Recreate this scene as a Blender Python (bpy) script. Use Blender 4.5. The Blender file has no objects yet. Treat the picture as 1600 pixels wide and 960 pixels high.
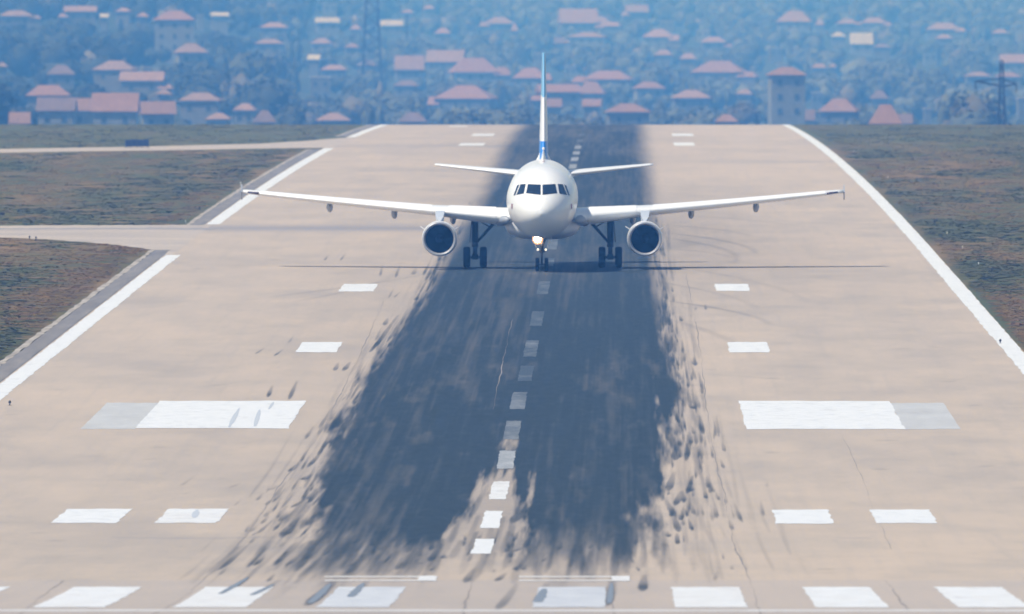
import bpy, bmesh, math, random
import numpy as np
from mathutils import Vector, Matrix
from mathutils.bvhtree import BVHTree
random.seed(7); rng = np.random.default_rng(11)
R = math.radians
scene = bpy.context.scene
COL = scene.collection

# ------------------------------------------------------------------ camera, sky, sun, exposure
F, PXV, ROWH, CAMZ = 34000.0, 972.8, 157.0, 20.7      # focal length in photo pixels; where +Y projects; lens height
cd = bpy.data.cameras.new('camera'); cam = bpy.data.objects.new('camera', cd); COL.objects.link(cam)
cam.location = (0, 0, CAMZ)
cam.rotation_euler = (math.pi/2 - (480+ROWH)/F, 0, (PXV-800)/F)
cd.sensor_width = 36; cd.lens = F/1600*36
cd.clip_start = 1; cd.clip_end = 30000
cd.dof.use_dof = True; cd.dof.focus_distance = 930; cd.dof.aperture_fstop = 3.7
scene.camera = cam
SUN = Vector((-0.47, -0.25, 0.85)).normalized()
w = bpy.data.worlds.new('World'); scene.world = w; w.use_nodes = True
nt = w.node_tree; bg = nt.nodes['Background']
sky = nt.nodes.new('ShaderNodeTexSky'); sky.sky_type = 'NISHITA'; sky.sun_disc = False
sky.sun_elevation = math.asin(SUN.z); sky.sun_rotation = math.atan2(SUN.x, SUN.y)
sky.air_density = 1.0; sky.dust_density = 0.6
nt.links.new(sky.outputs[0], bg.inputs[0]); bg.inputs[1].default_value = 0.10
sd = bpy.data.lights.new('sun', 'SUN'); sd.energy = 4.5; sd.angle = R(0.53); sd.color = (1.0, 0.955, 0.90)
so = bpy.data.objects.new('sun', sd); COL.objects.link(so)
so.rotation_euler = SUN.to_track_quat('Z', 'Y').to_euler()
so.location = (0, 0, 300)
scene.view_settings.view_transform = 'Standard'; scene.view_settings.look = 'None'
scene.view_settings.exposure = 0.0; scene.view_settings.gamma = 1.0
scene.view_settings.use_curve_mapping = False
scene.render.engine = 'CYCLES'
cy = scene.cycles
cy.use_denoising = True; cy.volume_bounces = 1; cy.max_bounces = 6; cy.diffuse_bounces = 3; cy.glossy_bounces = 3
cy.sample_clamp_indirect = 6; cy.caustics_reflective = False; cy.caustics_refractive = False
cy.use_adaptive_sampling = False

# ------------------------------------------------------------------ helpers
def newmat(name, col=(.5,.5,.5), rough=.6, metal=0, spec=.5, emit=None, es=0, coat=0):
    m = bpy.data.materials.new(name); m.use_nodes = True
    b = m.node_tree.nodes['Principled BSDF']
    b.inputs['Base Color'].default_value = (*col, 1); b.inputs['Roughness'].default_value = rough
    b.inputs['Metallic'].default_value = metal; b.inputs['Specular IOR Level'].default_value = spec
    b.inputs['Coat Weight'].default_value = coat
    if emit: b.inputs['Emission Color'].default_value = (*emit, 1); b.inputs['Emission Strength'].default_value = es
    return m
def N(m, t, **kw):
    n = m.node_tree.nodes.new(t)
    for k, v in kw.items(): setattr(n, k, v)
    return n
def L(m, a, b): m.node_tree.links.new(a, b)
def mapped(m, scale, src='Object'):
    tc = N(m, 'ShaderNodeTexCoord'); mp = N(m, 'ShaderNodeMapping'); mp.inputs['Scale'].default_value = scale
    L(m, tc.outputs[src], mp.inputs[0]); return mp.outputs[0]
def noise(m, scale, s=1.0, detail=4, rough=.55, src='Object'):
    n = N(m, 'ShaderNodeTexNoise'); L(m, mapped(m, scale, src), n.inputs['Vector'])
    n.inputs['Scale'].default_value = s; n.inputs['Detail'].default_value = detail; n.inputs['Roughness'].default_value = rough
    return n.outputs['Fac']
def ramp(m, fac, stops):
    r = N(m, 'ShaderNodeValToRGB'); el = r.color_ramp.elements
    while len(el) < len(stops): el.new(.5)
    for e, (p, c) in zip(el, stops): e.position = p; e.color = (*c, 1) if len(c) == 3 else c
    L(m, fac, r.inputs[0]); return r.outputs[0]
def mix(m, fac, a, b, mode='MIX'):
    n = N(m, 'ShaderNodeMix', data_type='RGBA', blend_type=mode); n.clamp_factor = True
    for s, v in ((n.inputs[0], fac), (n.inputs[6], a), (n.inputs[7], b)):
        if hasattr(v, 'is_linked'): L(m, v, s)
        elif isinstance(v, (int, float)): s.default_value = v
        else: s.default_value = (*v, 1)
    return n.outputs[2]
def math_(m, op, a, b=0.0, c=None, clamp=False):
    n = N(m, 'ShaderNodeMath', operation=op, use_clamp=clamp)
    for i, v in enumerate((a, b) if c is None else (a, b, c)):
        if hasattr(v, 'is_linked'): L(m, v, n.inputs[i])
        else: n.inputs[i].default_value = v
    return n.outputs[0]
def attr(m, name, out='Fac'):
    n = N(m, 'ShaderNodeAttribute'); n.attribute_name = name; return n.outputs[out]
def base(m): return m.node_tree.nodes['Principled BSDF']

def link(name, me, mat=None, parent=None, smooth=False):
    o = bpy.data.objects.new(name, me); COL.objects.link(o)
    if mat: me.materials.append(mat)
    if parent is not None: o.parent = parent
    if smooth and len(me.polygons):
        me.polygons.foreach_set('use_smooth', [True]*len(me.polygons))
    return o
def meshobj(name, V, Fc, mat=None, parent=None, smooth=False):
    me = bpy.data.meshes.new(name); me.from_pydata([tuple(v) for v in V], [], [tuple(f) for f in Fc]); me.update()
    return link(name, me, mat, parent, smooth)
def bmobj(name, bm, mat=None, parent=None, smooth=False):
    me = bpy.data.meshes.new(name); bm.normal_update(); bm.to_mesh(me); bm.free()
    return link(name, me, mat, parent, smooth)
def empty(name, loc=(0,0,0), rz=0):
    o = bpy.data.objects.new(name, None); COL.objects.link(o); o.location = loc; o.rotation_euler = (0,0,rz)
    o.empty_display_size = .5; return o
def tag(o, label=None, cat=None, group=None, kind=None):
    if label: o['label'] = label
    if cat: o['category'] = cat
    if group: o['group'] = group
    if kind: o['kind'] = kind
    return o
def fastmesh(name, V, Fq, mat=None, smooth=False):
    V = np.asarray(V, np.float32); Fq = np.asarray(Fq, np.int32); n = Fq.shape[1]
    me = bpy.data.meshes.new(name)
    me.vertices.add(len(V)); me.vertices.foreach_set('co', V.ravel())
    me.loops.add(Fq.size); me.loops.foreach_set('vertex_index', Fq.ravel())
    me.polygons.add(len(Fq)); me.polygons.foreach_set('loop_start', np.arange(0, Fq.size, n, dtype=np.int32))
    me.update(calc_edges=True); me.validate()
    return link(name, me, mat, None, smooth)
def fattr(o, name, arr):
    a = o.data.attributes.new(name, 'FLOAT', 'POINT'); a.data.foreach_set('value', np.asarray(arr, np.float32).ravel())
def cattr(o, name, arr):
    arr = np.asarray(arr, np.float32)
    if arr.shape[1] == 3: arr = np.hstack([arr, np.ones((len(arr), 1), np.float32)])
    a = o.data.attributes.new(name, 'FLOAT_COLOR', 'POINT'); a.data.foreach_set('color', arr.ravel())
def box(bm, c, s, rot=None):
    mt = Matrix.Translation(c) @ (rot.to_4x4() if rot else Matrix()) @ Matrix.Diagonal((*s, 1))
    return bmesh.ops.create_cube(bm, size=1, matrix=mt)['verts']
def tube(bm, a, b, r1, r2=None, n=12):
    a, b = Vector(a), Vector(b); r2 = r1 if r2 is None else r2; d = b-a
    q = d.to_track_quat('Z', 'Y').to_matrix().to_4x4()
    bmesh.ops.create_cone(bm, cap_ends=True, segments=n, radius1=r1, radius2=r2, depth=d.length, matrix=Matrix.Translation((a+b)/2) @ q)
def tubes(name, segs, mat, parent=None, n=12):
    bm = bmesh.new()
    for s in segs: tube(bm, s[0], s[1], s[2], s[3] if len(s) > 3 else None, n)
    return bmobj(name, bm, mat, parent, n > 8)
def lathe(name, prof, mat, parent=None, n=48, axis='y', close=False, at=(0,0,0)):
    V, Fc = [], []
    for t, r in prof:
        for i in range(n):
            a = 2*math.pi*i/n
            if axis == 'y': V.append((at[0]+r*math.cos(a), at[1]+t, at[2]+r*math.sin(a)))
            elif axis == 'x': V.append((at[0]+t, at[1]+r*math.cos(a), at[2]+r*math.sin(a)))
            else: V.append((at[0]+r*math.cos(a), at[1]+r*math.sin(a), at[2]+t))
    for j in range(len(prof)-1):
        for i in range(n):
            k = (i+1) % n; Fc.append((j*n+i, j*n+k, (j+1)*n+k, (j+1)*n+i))
    o = meshobj(name, V, Fc, mat, parent, True)
    bm = bmesh.new(); bm.from_mesh(o.data); bmesh.ops.remove_doubles(bm, verts=bm.verts, dist=1e-4)
    bmesh.ops.recalc_face_normals(bm, faces=bm.faces); bm.to_mesh(o.data); bm.free()
    return o

# ------------------------------------------------------------------ terrain profile
def gfac(th):                       # th = x/D ; the town slope lies further off to the right
    px = PXV + F*th
    t = np.clip((px-150)/650, 0, 1); t = t*t*(3-2*t)
    return 1.26 + .69*t
def zrun(D):
    D = np.asarray(D, float)
    z = np.where(D < 800, 4.4e-5*(800-D)**2, 0.0)
    z = np.where(D < 520, 3.45+.0246*(520-np.maximum(D, 300)), z)
    return np.where(D > 1250, -3.13e-6*(D-1250)**2, z)
def ztown(x, D):
    D = np.asarray(D, float); x = np.asarray(x, float)
    g = gfac(x/D)
    u = np.where(D <= 3400, D, 3400+(D-3400)*(2200/(5600*g-3400)))   # squeeze so the slope ends at 5600 g
    rows = np.interp(u, [2394, 2430, 2550, 2900, 3400, 3700, 3900, 5600, 7300, 9500], [195.2, 196.8, 208, 235, 245, 226, 205, 0, -100, -130])
    Dc = np.minimum(D, 12000)
    return CAMZ - (rows+ROWH)*Dc/F
def ground_z(x, D):
    D = np.asarray(D, float)
    return np.where(D <= 2394, zrun(D), ztown(x, np.maximum(D, 2394)))
_Dt = np.linspace(530, 2394, 6000); _rowt = -ROWH + F*(CAMZ-zrun(_Dt))/_Dt
def D_of_row(r): return np.interp(-np.asarray(r, float), -_rowt, _Dt)
def gp(px, row):                    # photo pixel on the airfield -> ground (x, D)
    D = float(D_of_row(row)); return ((px-PXV)*D/F, D)
XC = -4.13
ROWS = D_of_row(np.arange(1000, 195, -1.0)); ROWS = np.append(ROWS, 2394.0)
ROWS = np.unique(ROWS)

# ------------------------------------------------------------------ ground sheet
mg = newmat('dry grassland', rough=1, spec=.1)
n1 = noise(mg, (1/5.5, 1/75, 0), 1, 6, .62); n2 = noise(mg, (1/.9, 1/30, 0), 1, 5, .7); n3 = noise(mg, (1/22, 1/260, 0), 1, 3)
c1 = ramp(mg, n1, [(.38, (.080,.096,.036)), (.47, (.125,.112,.040)), (.55, (.185,.128,.050)), (.72, (.28,.185,.078))])
c2 = ramp(mg, n2, [(.3, (.05,.06,.03)), (.5, (.14,.105,.055)), (.72, (.23,.16,.085))])
cc = mix(mg, .25, c1, c2)
cc = mix(mg, ramp(mg, n3, [(.42, (0,0,0)), (.62, (1,1,1))]), cc, (.080,.095,.045))
cc2 = mix(mg, ramp(mg, n3, [(.3, (0,0,0)), (.75, (.6,.6,.6))]), cc, c1)
# the last strip before the crest is greener; the town ground is dark scrub with paler yards
yy = N(mg, 'ShaderNodeSeparateXYZ'); L(mg, N(mg, 'ShaderNodeTexCoord').outputs['Object'], yy.inputs[0])
far = math_(mg, 'MULTIPLY', math_(mg, 'SUBTRACT', yy.outputs[1], 1900), 1/120, clamp=True)
cc3 = mix(mg, math_(mg, 'MULTIPLY', far, .65), cc2, (.095,.115,.055))
town = math_(mg, 'MULTIPLY', math_(mg, 'SUBTRACT', yy.outputs[1], 2900), 1/200, clamp=True)
nt2 = noise(mg, (1/9, 1/90, 0), 1, 4, .6)
cc4 = mix(mg, town, cc3, ramp(mg, nt2, [(.4, (.035,.05,.03)), (.6, (.07,.08,.05)), (.72, (.2,.18,.14))]))
L(mg, cc4, base(mg).inputs['Base Color'])

yD = np.concatenate([[-200, 0, 150, 300, 400, 470, 520], ROWS[ROWS > 530], np.arange(2400, 3400, 12.0), np.arange(3400, 11200, 16.0), np.arange(11300, 12001, 250.0), [14000]])
xs_near = np.arange(-220, 221, 5.5)
xs = np.concatenate([-np.array([2400, 1700, 1200, 850, 600, 450, 340, 270]), xs_near, np.array([270, 340, 450, 600, 850, 1200, 1700, 2400])])
X, Y = np.meshgrid(xs, yD)
Z = ground_z(X, np.maximum(Y, 1.0))
Z = np.where((Y < 2394) & (X > XC-24.5) & (X < XC+24.5), Z-.03, Z-.0)
nx, ny = len(xs), len(yD)
I = np.arange(nx*ny).reshape(ny, nx)
Q = np.stack([I[:-1, :-1], I[:-1, 1:], I[1:, 1:], I[1:, :-1]], -1).reshape(-1, 4)
ground = fastmesh('ground', np.stack([X, Y, Z], -1).reshape(-1, 3), Q, mg, True)
tag(ground, 'dry grass airfield ground and the slope of the town beyond', kind='structure')

# ------------------------------------------------------------------ runway with its rubber deposits
def fbm(x, y, seed, oct=4, pers=.55):
    out = np.zeros_like(x); amp = 1; tot = 0
    for o in range(oct):
        r = np.random.default_rng(seed*31+o); T = r.random((256, 256))
        xi = np.floor(x).astype(int); yi = np.floor(y).astype(int); fx = x-xi; fy = y-yi
        fx = fx*fx*(3-2*fx); fy = fy*fy*(3-2*fy)
        a = T[yi & 255, xi & 255]; b = T[yi & 255, (xi+1) & 255]; c = T[(yi+1) & 255, xi & 255]; d = T[(yi+1) & 255, (xi+1) & 255]
        out += amp*((a*(1-fx)+b*fx)*(1-fy)+(c*(1-fx)+d*fx)*fy); tot += amp
        amp *= pers; x = x*2.03+17; y = y*2.03+5
    return out/tot
rD = np.concatenate([[520, 535], ROWS[ROWS > 545]])
W2 = 22.55
rx = np.concatenate([np.arange(XC-W2, XC-12.99, .12), np.arange(XC-13, XC+13, .05), np.arange(XC+13, XC+W2+.01, .12)])
GX, GD = np.meshgrid(rx, rD)
GROW = -ROWH + F*(CAMZ-zrun(GD))/GD
lat = GX-XC
def sstep(a, b, v):
    t = np.clip((v-a)/(b-a), 0, 1); return t*t*(3-2*t)
# main deposit: two wheel lanes that run together, ragged at the sides, fading out towards the threshold
wob = (fbm(GX*1.6, GD/48, 3, 4, .6)-.5)*3.2
gr = np.clip((GROW-418)/400, 0, 1.2)
hl = np.interp(GROW, [190, 226, 300, 418, 500, 600, 700, 800, 860, 900], [6.7, 6.5, 5.7, 6.0, 6.5, 6.9, 6.9, 6.4, 5.8, 5.6])
hr = np.interp(GROW, [190, 226, 300, 418, 500, 600, 700, 800, 860, 900], [6.3, 6.1, 6.2, 5.9, 6.1, 6.4, 6.1, 5.3, 4.9, 4.7])
soft = np.interp(GROW, [195, 300, 418, 700, 900], [1.3, 1.0, .55, .45, .6])
wamp = np.interp(GROW, [195, 330, 450, 560, 640, 900], [.08, .10, .16, .40, .85, 1.0])
m = sstep(-soft, soft, hl+wob*wamp+lat)*sstep(-soft, soft, hr+wob*wamp-lat)
# light tongue along the centreline near the threshold
cg = np.interp(GROW, [640, 700, 760, 820, 870], [-.7, .3, .8, 1.3, 1.5])
tong = 1-sstep(.1, -.5, np.abs(lat+.1)-cg+(fbm(GX*2.2, GD/38, 9)-.5)*2.0)
tong = np.where(GROW < 620, 1, tong)
m = m*(1-(1-tong)*.85)
# fading end
endn = GROW+(fbm(GX*2.2, GD/50, 5)-.5)*110
m = m*(1-.97*sstep(815, 925, endn))
fade = np.interp(GROW, [195, 230, 300, 380, 430, 520, 640, 960], [.93, .95, .96, .97, .98, 1, 1.03, 1.03])
tex = fbm(GX*2.2, GD/30, 21, 5, .65); tex2 = fbm(GX*.35, GD/120, 22, 3)
streak = fbm(GX*4.5, GD/90, 23, 3, .7)
rub = m*fade*(1.0+.16*(tex-.5)+.22*(tex2-.5)+.20*(streak-.5))
patch = sstep(.55, .80, fbm(GX*1.3, GD/22, 33, 3))*np.where((GROW > 540), 1, .25)
rub -= m*patch*.07
# wide grey bloom around the deposit, stronger to the right where aircraft turn off
bl = np.exp(-((lat+2)/9.5)**2)*.17*np.interp(GROW, [195, 300, 420, 620, 900], [.7, .5, 1, .55, .35])
blr = np.exp(-((lat-8)/5.0)**2)*np.exp(-((GROW-370)/55)**2)*.26 + np.exp(-((lat-14)/6.0)**2)*np.exp(-((GROW-425)/70)**2)*.10
blo = (bl+blr)*(.6+.8*fbm(GX*.8, GD/25, 41))
rub = rub+blo*(1-m)

def stroke(x0, d0, x1, d1, wd, a0, a1, bow=0.0, soft=.12):
    """darken along (x0,d0)->(x1,d1), half width wd"""
    lo, hi = min(d0, d1)-2, max(d0, d1)+2
    i0, i1 = np.searchsorted(rD, [lo, hi]); i0 = max(i0-1, 0); i1 = min(i1+1, len(rD))
    if i1 <= i0: return
    dd = rD[i0:i1]; t = np.clip((dd-d0)/(d1-d0+1e-6), -.3, 1.3)
    xc = x0+(x1-x0)*t+bow*4*t*(1-t)+.03*np.sin(dd*.06+x0*9)
    al = np.interp(t, [-.12, .0, .2, .5, 1.0, 1.15], [0, a0*.8, a0, (a0+a1)/2, a1, 0])
    ww = wd*np.interp(t, [-.1, .15, .4, 1.1], [.3, 1, 1, .45])
    j0 = np.searchsorted(rx, min(x0, x1)-abs(bow)-wd-.6); j1 = np.searchsorted(rx, max(x0, x1)+abs(bow)+wd+.6)
    if j1 <= j0: return
    sub = np.abs(rx[None, j0:j1]-xc[:, None])
    f = 1-sstep(0, 1, (sub-ww[:, None])/soft+.5)
    f = f*al[:, None]*(.8+.35*fbm(GX[i0:i1, j0:j1]*4, GD[i0:i1, j0:j1]/9, 77, 2))
    R_ = rub[i0:i1, j0:j1]; rub[i0:i1, j0:j1] = R_+(1-np.clip(R_, 0, 1))*f
# random tyre touch marks hugging both lanes
for i in range(1150):
    side = random.choice((-1, 1))
    D0 = random.uniform(600, 1500); row = -ROWH+F*(CAMZ-float(zrun(D0)))/D0
    spread = np.interp(row, [300, 420, 520, 600, 750, 900], [.2, .45, .7, 1.0, 1.5, 2.6])
    o = 6.1+random.gauss(0, 1)*spread*.35+abs(random.gauss(0, 1))*spread*.5
    if row > 840: o = random.uniform(-6, 8)
    if random.random() < np.interp(row, [330, 430, 560, 860, 910], [.95, .8, .15, .3, .88]): continue
    ln = random.uniform(10, 34); ln *= np.interp(row, [400, 900], [1.6, .6])
    a = random.uniform(.5, 1.0)*np.interp(abs(o), [6, 8.5, 11], [1, .6, .3])
    stroke(XC+side*o, D0, XC+side*o+random.uniform(-.1, .1), D0+ln, random.uniform(.03, .085), a, a*random.uniform(.05, .5), soft=.05)
for i in range(620):      # long faint tyre streaks along both lanes
    D0 = random.uniform(600, 1350); row = -ROWH+F*(CAMZ-float(zrun(D0)))/D0; side = random.choice((-1, 1))
    o = 6.0+abs(random.gauss(0, 1))*np.interp(row, [300, 500, 700, 900], [.5, .8, 1.5, 2.2])*(1 if random.random() < .8 else -1)
    if side > 0 and row > 760: o -= .8
    o = min(o, 6.2+random.random()*np.interp(row, [300, 500, 700, 900], [1.0, 1.5, 2.2, 3.4]))
    stroke(XC+side*o, D0, XC+side*o+random.uniform(-.15, .15), D0+random.uniform(30, 140), random.uniform(.03, .10), random.uniform(.08, .26), .03, soft=.10)
for i in range(190):      # streaks that thin out towards the threshold
    D0 = random.uniform(607, 690); c = random.choice((-3.6, 3.0)); xx = c+random.gauss(0, 1)*1.4
    stroke(XC+xx, D0, XC+xx, D0+random.uniform(25, 70), random.uniform(.04, .15), random.uniform(.12, .40), .35, soft=.10)
for i in range(170):      # small stains and scuffs all over the pavement
    D0 = random.uniform(570, 1300); xx = random.uniform(-21, 21)
    if abs(xx) < 7: continue
    stroke(XC+xx, D0, XC+xx+random.uniform(-.3, .3), D0+random.uniform(1, 4), random.uniform(.05, .4), random.uniform(.06, .22), .04, soft=.25)
# the marks one can pick out in the photograph (bottom px,row -> top px,row, half width m, strength)
S = [(402,882,412,870,.14,.7),(429,883,457,857,.17,.9),(448,884,466,870,.16,.7),(465,890,490,868,.13,.5),(483,945,517,912,.30,.85),
(551,936,571,912,.24,.6),(343,889,378,862,.16,.85),(386,886,410,864,.12,.9),(398,884,413,874,.13,.8),(344,929,390,902,.2,.8),
(393,931,430,913,.22,.6),(440,838,459,818,.32,.85),(479,821,489,808,.2,.8),(417,789,427,781,.1,.7),(456,793,478,781,.15,.7),
(473,750,483,744,.25,.8),(451,737,464,727,.18,.8),(481,729,500,710,.16,.9),(422,766,435,760,.2,.3),(283,759,300,747,.1,.3),
(361,762,375,757,.14,.3),(400,553,412,546,.12,.6),(430,556,440,549,.12,.7),(450,536,456,528,.1,.4),(419,620,424,607,.16,.8),
(453,623,459,602,.16,.85),(523,579,526,570,.18,.7),(538,579,546,569,.2,.8),(580,548,616,505,.2,.9),(601,508,605,500,.2,.7),
(648,469,652,465,.2,.6),(593,431,596,418,.12,.6),(619,433,623,420,.14,.7),(646,429,648,421,.22,.5),(670,430,672,421,.2,.4),
(507,407,511,401,.12,.6),(533,407,538,399,.12,.6),(607,465,614,454,.1,.5),(617,465,624,458,.1,.5),
(1003,923,1009,905,.24,.95),(950,945,956,909,.26,.8),(838,945,853,920,.28,.9),(809,892,829,867,.14,.7),(820,855,828,838,.18,.8),
(806,862,822,855,.16,.6),(803,816,817,798,.3,.7),(1059,830,1051,808,.2,.85),(1053,806,1040,785,.2,.8),(1057,789,1066,773,.2,.9),
(1074,770,1084,750,.16,.95),(1045,766,1055,745,.25,.8),(1055,718,1060,700,.3,.8),(1072,718,1077,686,.2,.9),(1118,907,1123,896,.1,.4),
(1099,677,1096,657,.17,.95),(1085,639,1078,633,.2,.9),(1063,594,1062,585,.12,.7),(1080,594,1081,584,.12,.7),(1087,571,1084,562,.2,.8),
(1064,502,1062,496,.16,.8),(1103,484,1103,477,.1,.7),(1088,484,1088,480,.08,.5),(1032,517,1028,505,.24,.7),(1045,508,1047,500,.22,.7),
(1042,468,1033,455,.22,.6),(672,877,679,864,.2,.85),(627,888,641,867,.16,.6),(728,910,740,894,.2,.8),(778,908,789,899,.18,.8),
(780,952,802,922,.22,.6),(737,806,757,770,.2,.5),(1027,830,1030,800,.3,.5),(655,870,660,862,.1,.5),(689,873,694,868,.1,.6),(655,882,660,880,.12,.5)]
for (a, b, c, d, wd, al) in S:
    p0, p1 = gp(a, b), gp(c, d)
    L1 = max((p1[1]-p0[1])*1.25, 4.0)
    stroke(p0[0], p0[1], p1[0]+(p1[0]-p0[0])*.0, p0[1]+L1, wd*.58, al, al*.35, soft=.07)
# long faint tyre arcs where aircraft swing off the centreline
for (a, b, c, d, bw, al) in [(1050,365,1180,395,1.2,.32),(1045,352,1170,368,.8,.25),(1060,390,1140,402,.6,.2),(1040,470,1200,505,.9,.30),(1050,500,1180,560,.6,.18),
                             (1052,335,1240,352,.6,.22),(1025,440,1180,480,.8,.18),(1042,372,1150,410,1.4,.28),(1075,420,1260,470,1.0,.13),(470,470,620,425,.9,.16),(440,462,680,425,.7,.2),(1100,585,1300,600,.4,.1)]:
    p0, p1 = gp(a, b), gp(c, d)
    stroke(p0[0], p0[1], p1[0], p1[1], .28, al, al*.5, bow=bw, soft=.4)
rub = np.clip(rub, 0, 1.05)
tone = fbm(GX*.10, GD/40, 51, 4)*.5+fbm(GX*.45+fbm(GX*.05, GD/60, 8)*2, GD/17, 52, 5, .6)*.5
lane = np.floor((lat+26.25)/7.5).astype(int); sect = (GD/110).astype(int); tone = tone+(np.random.default_rng(2).random((12, 60))[lane, np.clip(sect, 0, 59)]-.5)*.07+(np.random.default_rng(6).random(12)[lane]-.5)*.09
# cross joints and the darker joint band at the first taxiway
band = np.exp(-((GROW-357)/5.0)**2)*(lat < -2)*.85+np.exp(-((GROW-228.5)/2.0)**2)*(lat < 0)*.4+np.exp(-((GROW-253)/1.5)**2)*(lat > 3)*.25
for r_, a_ in ((841, .5), (803, .25), (700, .15), (560, .12), (757, .15)):
    jw = fbm(GX*.6, GD*0+r_, 60, 3)
    band += np.exp(-((GROW-r_-(jw-.5)*5)/.9)**2)*a_*sstep(.4, .6, fbm(GX*.25, GD*0+r_, 61, 3))*(np.abs(lat) < 12)
nv = GX.size; nrx, nry = len(rx), len(rD)
I = np.arange(nv).reshape(nry, nrx)
Q = np.stack([I[:-1, :-1], I[:-1, 1:], I[1:, 1:], I[1:, :-1]], -1).reshape(-1, 4)
mr = newmat('runway concrete', rough=.85, spec=.25)
rubA = attr(mr, 'rubber'); toneA = attr(mr, 'tone'); bandA = attr(mr, 'joint'); slabA = attr(mr, 'slab')
st = noise(mr, (1/9, 1/9, 0), 1, 6, .65); fine = noise(mr, (2.0, 1/4.5, 0), 1, 5, .7)
cst = noise(mr, (1/3.2, 1/15, 0), 1, 6, .62)
conc = ramp(mr, toneA, [(.32, (.375,.325,.278)), (.50, (.450,.378,.306)), (.68, (.505,.412,.322))])
conc = mix(mr, .30, conc, ramp(mr, cst, [(.3, (.355,.31,.265)), (.5, (.450,.380,.310)), (.7, (.515,.425,.335))]))
conc = mix(mr, ramp(mr, fine, [(.58, (0,0,0)), (.8, (.45,.45,.45))]), conc, (.26,.235,.22))
lw = noise(mr, (1/.45, 1/70, 0), 1, 5, .6); conc = mix(mr, ramp(mr, lw, [(.5, (0,0,0)), (.75, (.30,.30,.30))]), conc, (.33,.30,.27))
conc = mix(mr, slabA, conc, mix(mr, .4, conc, (.385,.355,.345)))
conc = mix(mr, bandA, conc, (.27,.255,.26))
rubc = ramp(mr, fine, [(.3, (.030,.045,.060)), (.6, (.040,.058,.076)), (.8, (.062,.080,.098))])
L(mr, mix(mr, rubA, conc, rubc), base(mr).inputs['Base Color'])
L(mr, math_(mr, 'SUBTRACT', .22, math_(mr, 'MULTIPLY', rubA, .20), clamp=True), base(mr).inputs['Specular IOR Level'])
rough = math_(mr, 'SUBTRACT', .9, math_(mr, 'MULTIPLY', rubA, .15)); L(mr, rough, base(mr).inputs['Roughness'])
runway = fastmesh('runway', np.stack([GX, GD, zrun(GD)], -1).reshape(-1, 3), Q, mr, True)
fattr(runway, 'rubber', rub); fattr(runway, 'tone', tone); fattr(runway, 'joint', np.clip(band, 0, 1))
slab = sstep(905, 909, GROW); fattr(runway, 'slab', slab)
tag(runway, 'pale concrete runway with dark tyre rubber down the middle', kind='structure')

# ------------------------------------------------------------------ painted marks
mp_ = newmat('runway paint', rough=.7, spec=.3)
pn = noise(mp_, (1.5, .35, 0), 1, 5, .65)
pc = ramp(mp_, pn, [(.30, (.54,.55,.56)), (.45, (.66,.68,.69)), (.7, (.71,.72,.73))])
wearA = attr(mp_, 'wear'); n_w = noise(mp_, (.8, .12, 0), 1, 5, .7)
pf = math_(mp_, 'MULTIPLY_ADD', n_w, .8, math_(mp_, 'SUBTRACT', wearA, .40), clamp=True)
pf2 = math_(mp_, 'MULTIPLY', pf, math_(mp_, 'GREATER_THAN', wearA, .01))
tintA = attr(mp_, 'under', 'Color')
L(mp_, mix(mp_, pf2, pc, tintA), base(mp_).inputs['Base Color'])
PV, PF, PW, PT = [], [], [], []
CONC = (.45,.38,.31); RUBC = (.048,.068,.088)
def paint(xa, xb, d0, d1, wear=0.0, under=CONC, jx=.05, jd=.45, seed=None, h=.008):
    """a painted quad d0..d1, xa/xb = functions or numbers, with a worn, uneven outline"""
    n = max(3, int((d1-d0)/1.6)); n = min(n, 900); nc = 9
    b = len(PV); fa = xa if callable(xa) else (lambda d: xa); fb = xb if callable(xb) else (lambda d: xb)
    e0 = [random.uniform(-1, 1)*jd for _ in range(nc)]; e1 = [random.uniform(-1, 1)*jd for _ in range(nc)]
    for i in range(n+1):
        d = d0+(d1-d0)*i/n
        ja, jb = random.uniform(-jx, jx), random.uniform(-jx, jx)
        for j in range(nc):
            x = fa(d)+ja+(fb(d)+jb-fa(d)-ja)*j/(nc-1)
            dd = d+(e0[j] if i == 0 else e1[j] if i == n else 0)
            PV.append((x, dd, float(zrun(dd))+h)); PW.append(wear); PT.append(under)
    for i in range(n):
        for j in range(nc-1):
            q = b+i*nc+j; PF.append((q, q+1, q+nc+1, q+nc))
def rows(r0, r1): return float(D_of_row(r1)), float(D_of_row(r0))
def markset(name, label):
    global PV, PF, PW, PT
    o = meshobj(name, PV, PF, mp_); fattr(o, 'wear', PW); cattr(o, 'under', np.array(PT))
    tag(o, label, kind='structure'); PV, PF, PW, PT = [], [], [], []
# edge stripes (the left one breaks at the two taxiways)
eo, ei = 22.45, 21.6
for a, b in ((1000, 399), (351, 232), (215, 195.2)):
    d0, d1 = rows(b, a)
    paint(XC-eo, XC-ei, d0, d1, jx=.06, h=.008)
d0, d1 = rows(195.2, 1000); paint(XC+ei, XC+eo, d0, d1, jx=.06)
markset('edge_stripe', 'white painted stripes along both runway edges')
# threshold bars
tb0, tb1 = rows(918, 950)
wears = {(-1, 0): .42, (1, 0): .50, (-1, 1): .12, (1, 1): .1}
for s in (-1, 1):
    for i, c in enumerate((2.75, 6.4, 10.0, 13.62, 17.2)):
        paint(XC+s*c-.93, XC+s*c+.93, tb0, tb1, wear=wears.get((s, i), .05), under=(.33,.36,.42) if i == 0 else CONC, jx=.035, jd=.35)
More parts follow.
